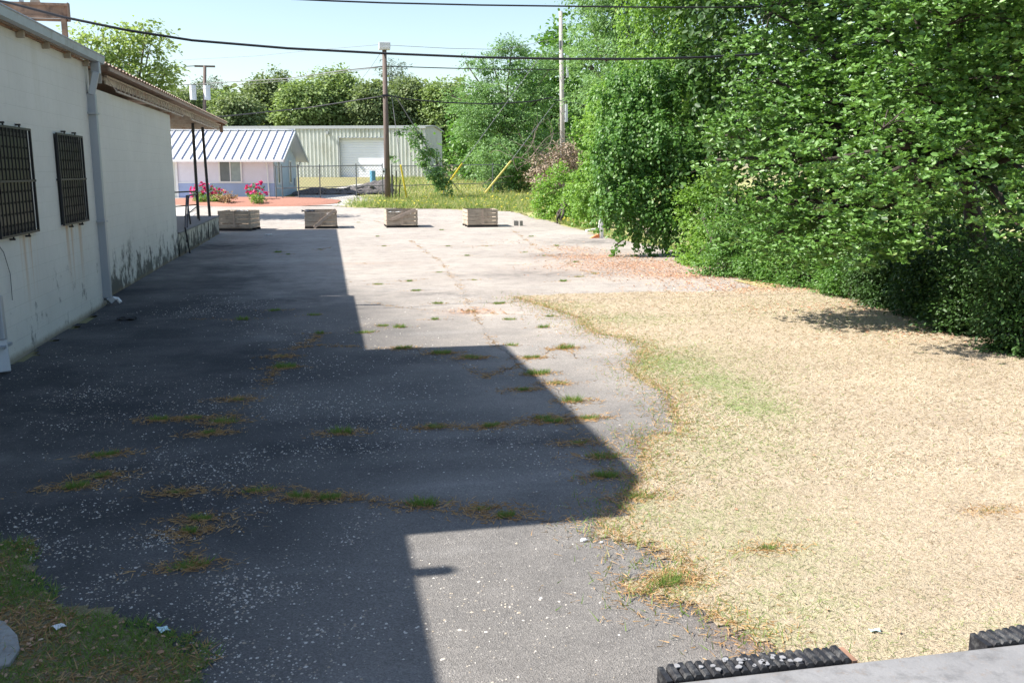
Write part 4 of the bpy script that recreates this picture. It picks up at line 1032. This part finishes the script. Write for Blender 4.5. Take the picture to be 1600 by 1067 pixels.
shrub('dead_vine_mound', 'pinkish brown mound of dead vines over the board fence', PY(868, 292, 61.5) * [1, 1, 0] + [0, 0, tz(61)], 1.6, 2.6, M['deadvine'], 260, .14, cat='dead vines', rc=.3, parts=4)
shrub('dead_vine_mound', 'upper heap of dead vines around the pale pole', PY(893, 240, 62) * [1, 1, 0] + [0, 0, tz(62) + 1.6], 1.2, 1.9, M['deadvine'], 130, .14, cat='dead vines', rc=.3, parts=3)
# bare tangled branches round the pole
bb = empty('bare_branches', PY(850, 290, 61.8) * [1, 1, 0] + [0, 0, tz(62)]); tag(bb, 'tangle of bare grey branches round the pale utility pole', 'dead branches'); m = MB()
for k in range(26):
    p = Vector((random.uniform(-2.2, 2.2), random.uniform(-.4, .4), random.uniform(1.2, 3))); pts = [p]
    d = Vector((random.uniform(-1, 1), random.uniform(-.3, .3), random.uniform(-.2, 1.2))).normalized()
    for j in range(7): d = (d + Vector((random.uniform(-.6, .6), random.uniform(-.3, .3), random.uniform(-.5, .4)))).normalized(); p = p + d * .55; pts.append(p)
    m.tube(pts, [.035 - .004 * j for j in range(8)], 4, False)
m.build('branches', M['barkl'], bb)
# right hand wood, far to near
bl = [bp(*q) for q in ((935, 60, 50, 1.5), (925, 110, 50, 1.2), (955, 20, 48, 1.8), (980, -10, 46, 2), (985, 60, 46, 1.8), (945, 95, 47, 1.5), (935, 150, 46, 1.1), (1010, 110, 44, 1.6), (950, -40, 48, 2), (960, -60, 47, 2), (960, 150, 44, 1.3), (918, 15, 52, .8), (905, 75, 52, .4))]
b = PY(990, 260, 46); b[2] = tz(46)
tree('feathery_tree', 'tall feathery tree just right of the pale pole, reaching the top of the picture', b, bl, 1000, 24, .17, .38, M['locust'], tr=.25, rc=.48, every=4, flat=.42, droop=.25, inner=.4)
bl = [bp(*q) for q in ((940, 190, 41, .8), (930, 225, 41, .7), (945, 240, 40, 1.0), (930, 285, 40, .9), (950, 200, 40, 1.1), (908, 300, 42, .6), (955, 290, 39, 1.0), (980, 240, 39, 1.2), (925, 325, 40, .8), (955, 165, 41, 1), (990, 300, 38, .9), (1010, 200, 38, 1.5))]
b = T(950, 362)
tree('vine_tree', 'lime green vine smothered tree between the pale pole and the hanging branch', b, bl, 1100, 22, .11, .75, M['lime'], tr=.15, rc=.3, every=8, inner=.5, rag=.22, vines=.4)
bl = [bp(*q) for q in ((870, 300, 46, 1.0, 1, .9), (860, 325, 46, .8, .8, .5), (880, 272, 46, .35, .35, .5), (895, 325, 45, .9, .9, .6), (915, 335, 44, .9, .9, .5), (878, 340, 45, .8, .8, .3))]
tree('roadside_bush', 'bright green bush at the edge of the lot left of the vine tree', T(882, 350), bl, 420, 20, .12, .6, M['lime'], cat='bush', tr=.06, rc=.25, every=5, inner=.5, stems=3)
bl = [bp(*q) for q in ((950, 335, 40, .5, .5, .4), (990, 340, 38, .8, .6, .4), (1035, 352, 35, .8, .6, .45), (1075, 362, 32, .8, .6, .5), (1000, 360, 37, .6, .4, .3), (1055, 378, 31, .5, .4, .25))]
tree('thin_bush', 'sparse twiggy undergrowth behind the hanging branch', T(1010, 374), bl, 150, 16, .11, .6, M['fargold'], cat='bush', bark='barkl', tr=.06, rc=.25, every=2, inner=.2, stems=4)
# vine curtain hanging nearer
bl = [bp(*q) for q in ((985, 150, 28, .9, .9, .7), (1030, 130, 28, 1, .9, .8), (1010, 210, 27, 1.0, .9, .7), (965, 230, 27, .7, .7, .7), (1050, 230, 27, .9, .9, .7), (985, 290, 26.5, .6, .6, .55), (1030, 290, 26.5, .7, .6, .6), (1070, 300, 27, .6, .6, .5), (1100, 240, 27, .8, .8, .7), (1095, 150, 28, 1.0, 1, .8),
     (965, 320, 26, .33, .3, .4), (1000, 340, 26, .32, .3, .38), (1040, 335, 26, .36, .3, .38), (972, 352, 26, .17, .15, .28), (1045, 365, 26, .22, .15, .18), (1010, 365, 26, .12, .1, .14), (1062, 345, 26, .22, .2, .25), (950, 290, 26.5, .35, .3, .5), (960, 385, 26, .07, .07, .12), (1018, 388, 26, .07, .07, .1), (988, 372, 26, .12, .1, .2))]
b = PY(1130, 430, 28); b[2] = 0
tree('hanging_vine_tree', 'tree with a long curtain of vines hanging low over the fallen red leaves', b, bl, 1500, 26, .09, .8, M['vineleaf'], tr=.16, rc=.22, every=10, inner=.4, vines=.45, rag=.25)
bl = [bp(*q) for q in ((1050, 20, 32, 1.0, 1, 1.3), (1090, 60, 31, .8, .8, 1.5), (1060, 110, 31, .8, .8, 1.2), (1100, 0, 31, 1, 1, 1), (1040, -50, 32, 1.5, 1.5, 1.2), (1110, -70, 31, 1.8, 1.8, 1.5), (1015, 40, 33, .9, .9, 1.4), (1150, 120, 30, 1.2, 1.2, 1.4))]
b = PY(1110, 400, 33); b[2] = 0
tree('vine_column_tree', 'tall trunk draped in hanging vines at the top centre right', b, bl, 800, 26, .11, .7, M['lime'], tr=.28, rc=.3, every=8, vines=.9, inner=.7)
bl = [bp(*q) for q in ((1180, -20, 26, 2.0), (1280, 20, 25, 2.2), (1400, -40, 24, 2.4), (1180, 110, 26, 1.8), (1270, 130, 25, 2.0), (1380, 120, 24, 2.2), (1500, 80, 22, 2.4), (1200, 240, 25, 1.8), (1300, 270, 24, 2.0), (1420, 260, 22, 2.2), (1180, 340, 25, 1.3), (1260, 380, 23, 1.3), (1350, 400, 21, 1.3), (1540, 220, 20, 2.2), (1650, 100, 18, 2.4), (1640, 300, 17, 2.0), (1560, 400, 17, 1.6), (1700, 420, 15, 1.8), (1120, 60, 28, 1.6), (1130, -120, 28, 2.5), (1330, -160, 26, 3), (1560, -140, 22, 3), (1470, 420, 18, 1.2))]
b = PY(1420, 420, 26); b[2] = 0
tree('shade_tree', 'shade-darkened green tree mass filling the gaps behind the glossy oak', b, bl, 2400, 20, .18, .6, M['shadeleaf'], tr=.3, rc=.6, every=14, inner=.35)
# bushes below
bl = [bp(*q) for q in ((1095, 330, 25, .55, .5, .7), (1120, 370, 24, .6, .5, .5), (1105, 405, 23.5, .55, .5, .35), (1085, 395, 24.5, .5, .4, .35), (1115, 422, 23, .6, .4, .25), (1080, 415, 23.5, .35, .3, .2), (1125, 300, 25, .5, .5, .6))]
tree('roadside_bush', 'yellow green bush right of the hanging vine curtain', T(1115, 428), bl, 420, 20, .085, .6, M['lime'], cat='bush', tr=.05, rc=.2, every=6, inner=.5, stems=3)
gU = 'undergrowth bushes along the lawn below the oak'
UB = [(1165, 436, .8, 1.7, 'vineleaf', 'first undergrowth bush from the left below the oak, at the end of the red leaves'), (1225, 444, .8, 1.5, 'vineleaf', 'second undergrowth bush from the left below the oak'), (1290, 452, .9, 1.6, 'vineleaf', 'third undergrowth bush from the left below the oak'), (1352, 468, .7, 1.3, 'vineleaf', 'fourth undergrowth bush from the left below the oak'),
      (1412, 484, .65, 1.2, 'shadeleaf', 'fifth undergrowth bush from the left, just left of the dark hollow'), (1480, 506, .6, 1.5, 'shadeleaf', 'dark undergrowth bush in the hollow by the oak trunk'), (1545, 530, .6, 1.3, 'shadeleaf', 'dark undergrowth bush casting shade on the dry lawn'), (1625, 560, .6, 1.5, 'shadeleaf', 'dark undergrowth bush cut by the right edge of the picture')]
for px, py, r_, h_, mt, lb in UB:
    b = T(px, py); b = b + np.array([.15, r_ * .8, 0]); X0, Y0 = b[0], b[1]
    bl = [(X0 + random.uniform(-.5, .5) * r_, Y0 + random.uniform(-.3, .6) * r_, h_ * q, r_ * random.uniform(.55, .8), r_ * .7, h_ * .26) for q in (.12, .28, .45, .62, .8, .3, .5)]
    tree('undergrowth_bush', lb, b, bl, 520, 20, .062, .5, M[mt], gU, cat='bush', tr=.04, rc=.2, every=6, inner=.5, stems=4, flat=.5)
# the glossy oak
OB = [(1125, 212, 17.5, .38, .5, .16), (1165, 205, 17.3, .6, .6, .30), (1120, 250, 17.2, .35, .4, .2), (1230, 180, 17, .8, .8, .4), (1215, 130, 17.5, .8, .8, .45), (1330, 150, 16.5, 1, 1, .5), (1300, 90, 17, .9, .9, .5), (1430, 120, 15.5, 1, 1, .6), (1530, 80, 14.5, 1, 1, .6), (1600, 150, 13, .9, .9, .6), (1180, 265, 16.7, .6, .7, .3), (1250, 245, 16.4, .8, .8, .38), (1340, 240, 15.8, .9, .9, .45), (1440, 220, 14.8, .9, .9, .5), (1530, 190, 13.5, .8, .8, .5),
      (1150, 318, 16.8, .45, .5, .22), (1210, 325, 16.4, .7, .7, .3), (1290, 320, 15.8, .8, .8, .36), (1380, 310, 15, .8, .8, .4), (1470, 290, 14, .7, .7, .4), (1185, 375, 16.2, .55, .6, .22), (1260, 385, 15.6, .7, .7, .28), (1340, 375, 15, .7, .7, .3), (1420, 370, 14.4, .6, .6, .3), (1210, 20, 18, 1.1, 1.1, .7), (1330, 10, 17, 1.2, 1.2, .7), (1460, 0, 16, 1.2, 1.2, .8), (1600, 0, 14, 1.2, 1.2, .8), (1590, 350, 10.5, .32, .4, .17), (1620, 300, 10.8, .4, .5, .25), 
      (1250, -110, 18, 1.6, 1.6, 1), (1420, -130, 17, 1.8, 1.8, 1.1), (1600, -150, 15, 1.8, 1.8, 1.2), (1750, 50, 13, 1.6, 1.6, 1.2), (1750, 250, 12.5, 1.2, 1.2, .9), (1600, 60, 12.2, .6, .7, .45), (1480, 40, 12, .8, .8, .45), (1560, 120, 11.6, .6, .6, .35), (1500, -60, 12, 1, 1, .7), (1400, -60, 13.5, 1, 1, .7), (1440, 150, 13, .55, .6, .3), (1620, -60, 11.5, 1, 1, .7), (1290, 250, 11.8, .55, .5, .25), (1360, 285, 12, .5, .5, .22), (1380, 200, 11.8, .5, .5, .25), (1365, 322, 11.5, .42, .5, .18), (1430, 290, 11.3, .42, .5, .2), (1485, 245, 11.3, .45, .5, .2)]
OB += [(1420, 120, 12.6, .6, .6, .3), (1470, 185, 12.2, .5, .5, .25)]
def nearer(q):
    Y_ = 14.5 + (q[2] - 17) * .6; k = Y_ / q[2]; return bp(q[0], q[1], Y_, q[3] * k, q[4] * k, q[5] * k * .95)
bl = [nearer(q) for q in OB]; b = PY(1548, 470, 14.6); b[2] = 0
ok = tree('oak_tree', 'big glossy leaved oak spreading over the dry lawn on the right', b, bl, 2700, 40, .088, .46, M['oak'], tr=.18, rc=.27, every=5, inner=.62, flat=.7, ros=7, upb=.5, rag=.12, droop=.5)

# ================================================================== ground cover
def sample(poly, n, xr, yr):
    P = np.column_stack([RNG.uniform(*xr, n), RNG.uniform(*yr, n)]); return P[pip(wob(P, .06, 2.6), poly)]
def infov(P, m=.4): return (P[:, 0] < .94 * P[:, 1] + m) & (P[:, 0] > -.38 * P[:, 1] - m - 1)
def blades(name, P, length, width, lift, mat, tint, z0=0.0, shape='quad'):
    n = len(P); th = RNG.uniform(0, 2 * np.pi, n); up = np.clip(RNG.normal(lift, .25, n), .02, 1.4)
    A = np.stack([np.cos(th) * np.cos(up), np.sin(th) * np.cos(up), np.sin(up)], 1); L = length * (.5 + RNG.random(n))
    C = np.column_stack([P, tz(P[:, 1]) + z0]) + A * L[:, None] * .5
    N = RNG.normal(size=(n, 3)) + np.array([[0, 0, .6]])
    return leaves(name, C, A, N, L, width / np.maximum(L, .01), mat, None, tint, shape=shape) if False else _bl(name, C, A, N, L, width, mat, tint)
def _bl(name, C, A, N, L, width, mat, tint):
    A = unit(A); B = unit(np.cross(N, A)); L = L[:, None]; w = np.broadcast_to(np.asarray(width, float), (len(C),))[:, None] * .5
    v = np.stack([C - A * L * .5 - B * w, C - A * L * .5 + B * w, C + A * L * .5], 1).reshape(-1, 3)
    f = np.arange(len(C) * 3).reshape(-1, 3)
    return npmesh(name, v, f, mat, None, {'tint': np.repeat(tint, 3)})
parts = []
for n, xr, yr, L, w in ((120000, (1.0, 8.5), (1.6, 6.5), .048, .0036), (110000, (1.5, 13), (6.5, 12), .06, .007), (110000, (1.5, 22), (12, 21.5), .07, .009)):
    P = sample(lawn_poly, n, xr, yr); P = P[infov(P)]; g_ = GREEN(P)
    lf = .5 + .25 * np.sin(P[:, 0] * 1.9 + 2 * np.sin(P[:, 1] * .8)) + .25 * np.sin(P[:, 1] * 2.6 + P[:, 0] * 1.1 + 1.5 * np.sin(P[:, 0] * 2.3))
    keep = RNG.random(len(P)) < .55 + .45 * lf; P = P[keep]; lf = lf[keep]; g_ = g_[keep]
    t = np.clip(.75 * lf + .35 * RNG.random(len(P)) - .08, 0, .9); t[RNG.random(len(P)) < .02 + .70 * g_] = 1
    o = blades('dry_grass', P, L, w, .35, M['straw'], t, .01); parts.append(o)
    parts[-1]['kind'] = 'stuff'
def join(obs, name, label, cat):
    import bmesh
    base = obs[0]
    bm = bmesh.new()
    for o_ in obs: bm.from_mesh(o_.data)
    bm.to_mesh(base.data); bm.free()
    for o_ in obs[1:]: bpy.data.objects.remove(o_)
    base.name = name; tag(base, label, cat, kind='stuff'); return base
join(parts, 'dry_grass', 'bleached dry grass blades all over the sunny lawn', 'grass')
# fringe of straw reaching over the asphalt edge
E_ = np.array(lawn_edge); fr = []
for a, b in zip(E_[:-1], E_[1:]):
    n = int(700 * np.linalg.norm(b - a)); t = RNG.random(n)[:, None]; fr.append(a + (b - a) * t + RNG.normal(size=(n, 2)) * .13 * (.6 + a[1] / 14) * (1 + .9 * np.sin(np.linspace(0, 9, n)))[RNG.permutation(n)][:, None])
P = np.concatenate(fr); P = P[infov(P)]
o = blades('straw_fringe', P, .055 , .006, .12, M['needles'], RNG.random(len(P)), .012); tag(o, 'brown straw and needles fraying over the edge of the asphalt', 'dry straw', kind='stuff')
P = P[RNG.random(len(P)) < .3]; P = P + RNG.normal(size=P.shape) * .05
o = blades('edge_grass', P, .065, .007, .9, M['grass'], RNG.random(len(P)), .005); tag(o, 'short green grass along the asphalt edge', 'grass', kind='stuff')
# patch at near left
P = sample(pp, 110000, (-4, 0), (3.1, 8)); k = .25 + np.sin(P[:, 0] * 5 + 1) * np.sin(P[:, 1] * 4) + RNG.normal(size=len(P)) * .5; 
o = blades('patch_grass', P[k > .1], .06, .006, .8, M['grass'], RNG.random((k > .1).sum()) * .94, .0); tag(o, 'ragged green grass in the shade at the bottom left', 'grass', kind='stuff')
o = blades('patch_straw', P[k <= .1][::2], .07, .008, .12, M['needles'], RNG.random(len(P[k <= .1][::2])), .01); tag(o, 'brown straw and litter between the grass at the bottom left', 'dry straw', kind='stuff')
# fallen leaves
def flakes(P, size, mat, name, tint=None, tilt=.35, aspect=.6):
    n = len(P); th = RNG.uniform(0, 2 * np.pi, n); A = np.stack([np.cos(th), np.sin(th), RNG.normal(0, tilt * .5, n)], 1)
    N = np.array([[0, 0, 1.0]]) + RNG.normal(size=(n, 3)) * tilt
    return leaves(name, np.column_stack([P, tz(P[:, 1]) + .018 + .01 * RNG.random(n)]), A, N, size * (.5 + RNG.random(n)), aspect, mat, None, tint)
fl_ = []
for px, py, rx, ry, n in ((1000, 415, 1.7, 1.4, 2600), (1080, 430, 1.4, .9, 1800), (930, 402, 1.0, 1.0, 900), (890, 390, .8, 1.0, 400), (1150, 448, 1.5, .8, 900), (1230, 452, 1.5, .5, 500), (1330, 480, 1.8, .6, 500), (1450, 520, 1.4, .6, 400), (820, 380, 1.5, 1.5, 150), (740, 487, .4, .25, 120)):
    c = T(px, py)[:2]; fl_.append(c + RNG.normal(size=(n, 2)) * [rx, ry] * .75)
P = np.concatenate(fl_); P = P[P[:, 1] < 33]
o = flakes(P, .055, M['fallen'], 'fallen_leaves', aspect=.35); tag(o, 'reddish fallen leaves scattered on the asphalt and grass under the trees', 'leaves', kind='stuff')
P = sample(lawn_poly, 1500, (1.0, 16), (1.6, 20)); P = np.concatenate([P[infov(P)], sample(pp, 2600, (-4, 0), (3.1, 8))])
o = flakes(P, .03, M['fallen'], 'lawn_litter', aspect=.42); tag(o, 'small dead leaves strewn over the lawn and the near left patch', 'leaves', kind='stuff')
# pebbles
def pebbles(P, s, name):
    n = len(P); base = np.array([(1, 0, 0), (0, 1, 0), (-1, 0, 0), (0, -1, 0), (0, 0, 1.0), (.7, .7, .35), (-.7, .6, .3)], float)
    base = base[:5]; r = .7 + .6 * RNG.random((n, 5, 1)); v = base[None] * r * s[:, None, None] * np.array([1, .75, .6])
    th = RNG.uniform(0, 6.28, n); c, s_ = np.cos(th), np.sin(th)
    x = v[..., 0] * c[:, None] - v[..., 1] * s_[:, None]; y = v[..., 0] * s_[:, None] + v[..., 1] * c[:, None]
    v = np.stack([x + P[:, :1], y + P[:, 1:2], v[..., 2] + tz(P[:, 1])[:, None] + .001], -1).reshape(-1, 3)
    f = (np.arange(n)[:, None, None] * 5 + np.array([[0, 1, 4], [1, 2, 4], [2, 3, 4], [3, 0, 4]])[None]).reshape(-1, 3)
    t = np.repeat(RNG.random(n), 5)
    return npmesh(name, v, f, M['stone'], None, {'tint': t})
pc = [(200, 620, .9, .35, 340), (270, 590, .8, .5, 260), (130, 630, .5, .3, 140), (330, 490, 1.0, .5, 240), (450, 520, .8, .7, 200), (470, 610, .7, .8, 300), (440, 650, .5, .4, 260), (330, 740, .35, .35, 330), (300, 720, .4, .3, 200), (480, 700, .5, .3, 240), (540, 650, .7, .6, 260), (730, 710, .6, .3, 200), (620, 650, .7, .5, 220),
      (220, 840, .22, .13, 230), (60, 840, .4, .2, 260), (100, 800, .3, .2, 160), (330, 920, .28, .14, 300), (280, 960, .3, .1, 140), (380, 1000, .35, .18, 420), (330, 800, .3, .2, 130), (560, 840, .12, .15, 80), (180, 740, .3, .2, 90), (120, 900, .5, .2, 180), (740, 620, .8, .5, 200), (800, 690, .5, .35, 150), (640, 560, 1.0, .5, 120), (150, 860, .4, .2, 160),
      (560, 740, .5, .3, 160), (240, 660, .6, .4, 160), (700, 950, .35, .5, 110), (800, 930, .6, .5, 90), (420, 880, .5, .4, 120), (430, 1040, .4, .2, 200)]
L_ = []
for px, py, rx, ry, n in pc: n = int(n * 1.25); k_ = RNG.normal(size=(4, 2)) * [rx, ry * 1.3] * .8; L_.append(T(px, py)[:2] + k_[RNG.integers(0, 4, n)] + RNG.normal(size=(n, 2)) * [rx, ry * (1.2 if py > 800 else 1.6)] * (.3 + .35 * RNG.random((n, 1))))
bgp = np.column_stack([RNG.uniform(-4, 3.5, 9000), RNG.uniform(3.5, 20, 9000)]); fld = np.sin(bgp[:, 0] * 1.7 + bgp[:, 1] * .6) + np.sin(bgp[:, 1] * 1.3 - bgp[:, 0]) + RNG.normal(size=9000) * .8
L_.append(bgp[(fld > 1.5) | (RNG.random(9000) < .05)])
P = np.concatenate(L_); P = P[(P[:, 0] > -4.05) & ~pip(P, lawn_poly) & ~pip(P, pp)]
s_ = .0042 + .0095 * RNG.random(len(P)) ** 2.5 + np.clip(P[:, 1] - 8, 0, 12) * .0004
o = pebbles(P, s_, 'gravel'); tag(o, 'loose white gravel strewn over the shaded asphalt', 'gravel', kind='stuff')
# a few bigger stones that can be told apart
for px, py, r_, lb in ((912, 846, .024, 'largest pale stone on the sunny asphalt near the lawn corner'), (940, 848, .012, 'small pale stone right of the largest stone')):
    p = G(px, py); v = []; f = []
    for j in range(6):
        for i in range(9): t = i * 2 * math.pi / 9; q = math.pi * j / 5; v.append((r_ * math.sin(q) * math.cos(t) * random.uniform(.85, 1.2), r_ * .8 * math.sin(q) * math.sin(t) * random.uniform(.85, 1.2), r_ * .6 * math.cos(q)))
    for j in range(5):
        for i in range(9): f.append((j * 9 + i, j * 9 + (i + 1) % 9, (j + 1) * 9 + (i + 1) % 9, (j + 1) * 9 + i))
    o = MB().add(v, f).build('stone', M['white']); o.location = (p[0], p[1], r_ * .5); tag(o, lb, 'stone')
# cracks with debris
CK = [[(420, 548), (500, 540), (570, 543), (640, 547), (700, 553), (760, 560)], [(640, 668), (700, 673), (760, 668), (830, 662), (870, 650)], [(40, 765), (120, 762), (200, 752)], [(440, 778), (500, 776), (560, 780), (640, 790), (720, 800), (800, 812), (880, 812)], [(300, 500), (380, 498)], [(540, 441), (600, 440), (660, 437)], [(676, 386), (730, 386), (790, 383)], [(640, 375), (690, 410), (720, 450), (738, 487), (765, 530), (815, 575), (860, 600), (890, 632), (885, 660), (930, 700), (960, 740)],
      [(440, 395), (500, 392), (520, 385)], [(500, 523), (440, 560), (435, 575), (400, 620), (350, 660), (320, 680)], [(560, 412), (640, 415)], [(380, 620), (320, 628), (250, 655)], [(800, 360), (850, 395), (905, 420), (960, 440)], [(560, 470), (620, 480), (700, 488), (800, 492), (900, 495)], [(275, 770), (300, 815), (298, 840), (295, 885)], [(560, 343), (600, 348), (640, 343)], [(700, 560), (760, 590), (880, 540), (900, 560)]]
cv = []; cf = []; dens = []
for ln in CK:
    W_ = np.array([T(*q)[:2] for q in ln]); pts = []
    for a, b in zip(W_[:-1], W_[1:]):
        n = max(2, int(np.linalg.norm(b - a) / .12)); pts += [a + (b - a) * i / n for i in range(n)]
    pts.append(W_[-1]); pts = np.array(pts) + RNG.normal(size=(len(pts), 2)) * .025
    for i, q in enumerate(pts):
        d = pts[min(i + 1, len(pts) - 1)] - pts[max(0, i - 1)]; nn = np.array([-d[1], d[0]]) / max(1e-6, np.linalg.norm(d)); w = random.uniform(.002, .006) * (1 if q[1] < 14 else .5)
        cv += [(*(q - nn * w), float(tz(q[1])) + .0045), (*(q + nn * w), float(tz(q[1])) + .0045)]
        if i: k = len(cv) - 4; cf.append((k, k + 1, k + 3, k + 2))
    k = int((28 if ln[0][1] > 500 else 9) * len(pts)); j = RNG.integers(0, len(pts), k); ph = np.sin(j * .35 + len(ln)) + RNG.normal(size=k) * .6
    dens.append(pts[j[ph > .2]] + RNG.normal(size=((ph > .2).sum(), 2)) * .05)
o = MB().add(cv, cf).build('pavement_cracks', M['crack'], lot); o['kind'] = 'structure'
P = np.concatenate(dens); P = P[P[:, 0] > -4]
TF = [(327, 678), (275, 770), (120, 762), (160, 745), (403, 768), (313, 812), (298, 832), (296, 886), (515, 780), (470, 778), (752, 797), (790, 808), (662, 790), (678, 668), (768, 667), (865, 660), (905, 693), (848, 655), (535, 677), (940, 715), (945, 745), (818, 610), (870, 600), (840, 585), (895, 628), (440, 558), (445, 575), (500, 522), (735, 560), (690, 553), (430, 486), (490, 493), (630, 545), (680, 500), (795, 500), (735, 487), (860, 495),
      (686, 426), (650, 455), (685, 475), (740, 438), (780, 475), (640, 440), (590, 445), (920, 655), (885, 545), (800, 540), (830, 560), (850, 512), (570, 520), (598, 510), (625, 512), (760, 385), (700, 385), (730, 400), (820, 395), (850, 400), (900, 410), (930, 428), (830, 370), (870, 385), (780, 352), (640, 352), (605, 350), (560, 348), (590, 370), (690, 360), (500, 390), (450, 398), (435, 395), (905, 433), (600, 385), (380, 500), (370, 625), (300, 655), (250, 657), (348, 660), (165, 712), (1020, 385), (1060, 400), (880, 440), (1045, 915), (1000, 778), (1050, 905), (1200, 860), (1550, 800)]
for px, py in TF:
    p = T(px, py)[:2]; n = 230 if py > 540 else 40; P = np.concatenate([P, p + RNG.normal(size=(n, 2)) * [.15, .065]])
o = blades('crack_straw', P, .06, .008, .10, M['needles'], RNG.random(len(P)), .008); tag(o, 'brown dead straw caught along the pavement cracks', 'dry straw', kind='stuff')
def tuft(n, r, h):
    P = RNG.normal(size=(n, 2)) * [r, r * .6]; th = np.arctan2(P[:, 1], P[:, 0]) + RNG.normal(size=n) * .8; up = RNG.uniform(.5, 1.35, n); L = h * (.5 + .7 * RNG.random(n))
    A = np.stack([np.cos(th) * np.cos(up), np.sin(th) * np.cos(up), np.sin(up)], 1); C = np.column_stack([P, np.zeros(n)]) + A * L[:, None] * .5
    o = _bl('weed_tuft', C, A, RNG.normal(size=(n, 3)), L, .006, M['grass'], RNG.random(n) * .95); return o
TM = [tuft(190, .038, .085), tuft(130, .055, .06), tuft(240, .05, .075)]
first = [True] * 3
for i, (px, py) in enumerate(TF):
    p = T(px, py); k = i % 3
    o = TM[k] if first[k] else TM[k].copy()
    if not first[k]: col.objects.link(o)
    first[k] = False
    s_ = .85 + p[1] * .035; s_ = min(s_, 1.4) * random.uniform(.55, 1.15) * (.75 if p[1] > 14 else 1); o.location = (p[0], p[1], p[2] + .002); o.scale = (s_ * random.uniform(.7, 1.3), s_ * .7, s_ * .95); o.rotation_euler[2] = random.uniform(-.4, .4)
    sh_ = p[0] < (2.45 if 6.2 < p[1] < 13 else .4); zn = ('shaded' if sh_ else 'sunny'); dz_ = 'near half' if p[1] < 12 else 'far half'
    tag(o, 'green weed tuft in a %s pavement crack, %s of the lot' % (zn, dz_), 'weed', 'weed tufts in %s cracks, %s' % (zn, dz_))
# verge grass and yellow weeds
P = []
for (x0, y0), (x1, y1), wd, n in ((px2([(560, 322)])[0], px2([(860, 328)])[0], 1.2, 9000), (px2([(600, 318)])[0], px2([(850, 315)])[0], 3.0, 14000), (px2([(860, 345)])[0], px2([(1019, 380)])[0], .8, 7000), (px2([(1019, 380)])[0], px2([(1160, 432)])[0], .6, 7000)):
    t = RNG.random(n)[:, None]; P.append(np.array([x0, y0]) + (np.array([x1, y1]) - np.array([x0, y0])) * t + RNG.normal(size=(n, 2)) * wd * [.5, .9])
P = np.concatenate(P)
P = P[pip(P, vg_poly)]
far_ = P[:, 1] > 40
o = blades('verge_weeds', P, np.where(far_, .28, .12), np.where(far_, .035, .013), .9, M['grass'], np.where(RNG.random(len(P)) < .45, 1, RNG.random(len(P)) * .9)); tag(o, 'long grass and weeds along the verge by the fence and bushes', 'grass', kind='stuff')
P = P[far_ & (RNG.random(len(P)) < .02)]
P = np.concatenate([P, np.column_stack([RNG.uniform(6, 26, 420), RNG.uniform(59, 72, 420)])])
o = flakes(P, .09, M['flowerweed'], 'yellow_weed_flowers', aspect=.9); o.location.z = .22; tag(o, 'yellow wildflowers speckling the weeds around the fence', 'wildflowers', kind='stuff')
P = np.column_stack([RNG.uniform(4, 30, 22000), RNG.uniform(57, 84, 22000)])
o = blades('field_grass', P, .32, .05, .9, M['grass'], np.where(RNG.random(len(P)) < .6, 1, .9 * RNG.random(len(P)))); tag(o, 'tall pale grass in the field behind the chain link fence', 'grass', kind='stuff')
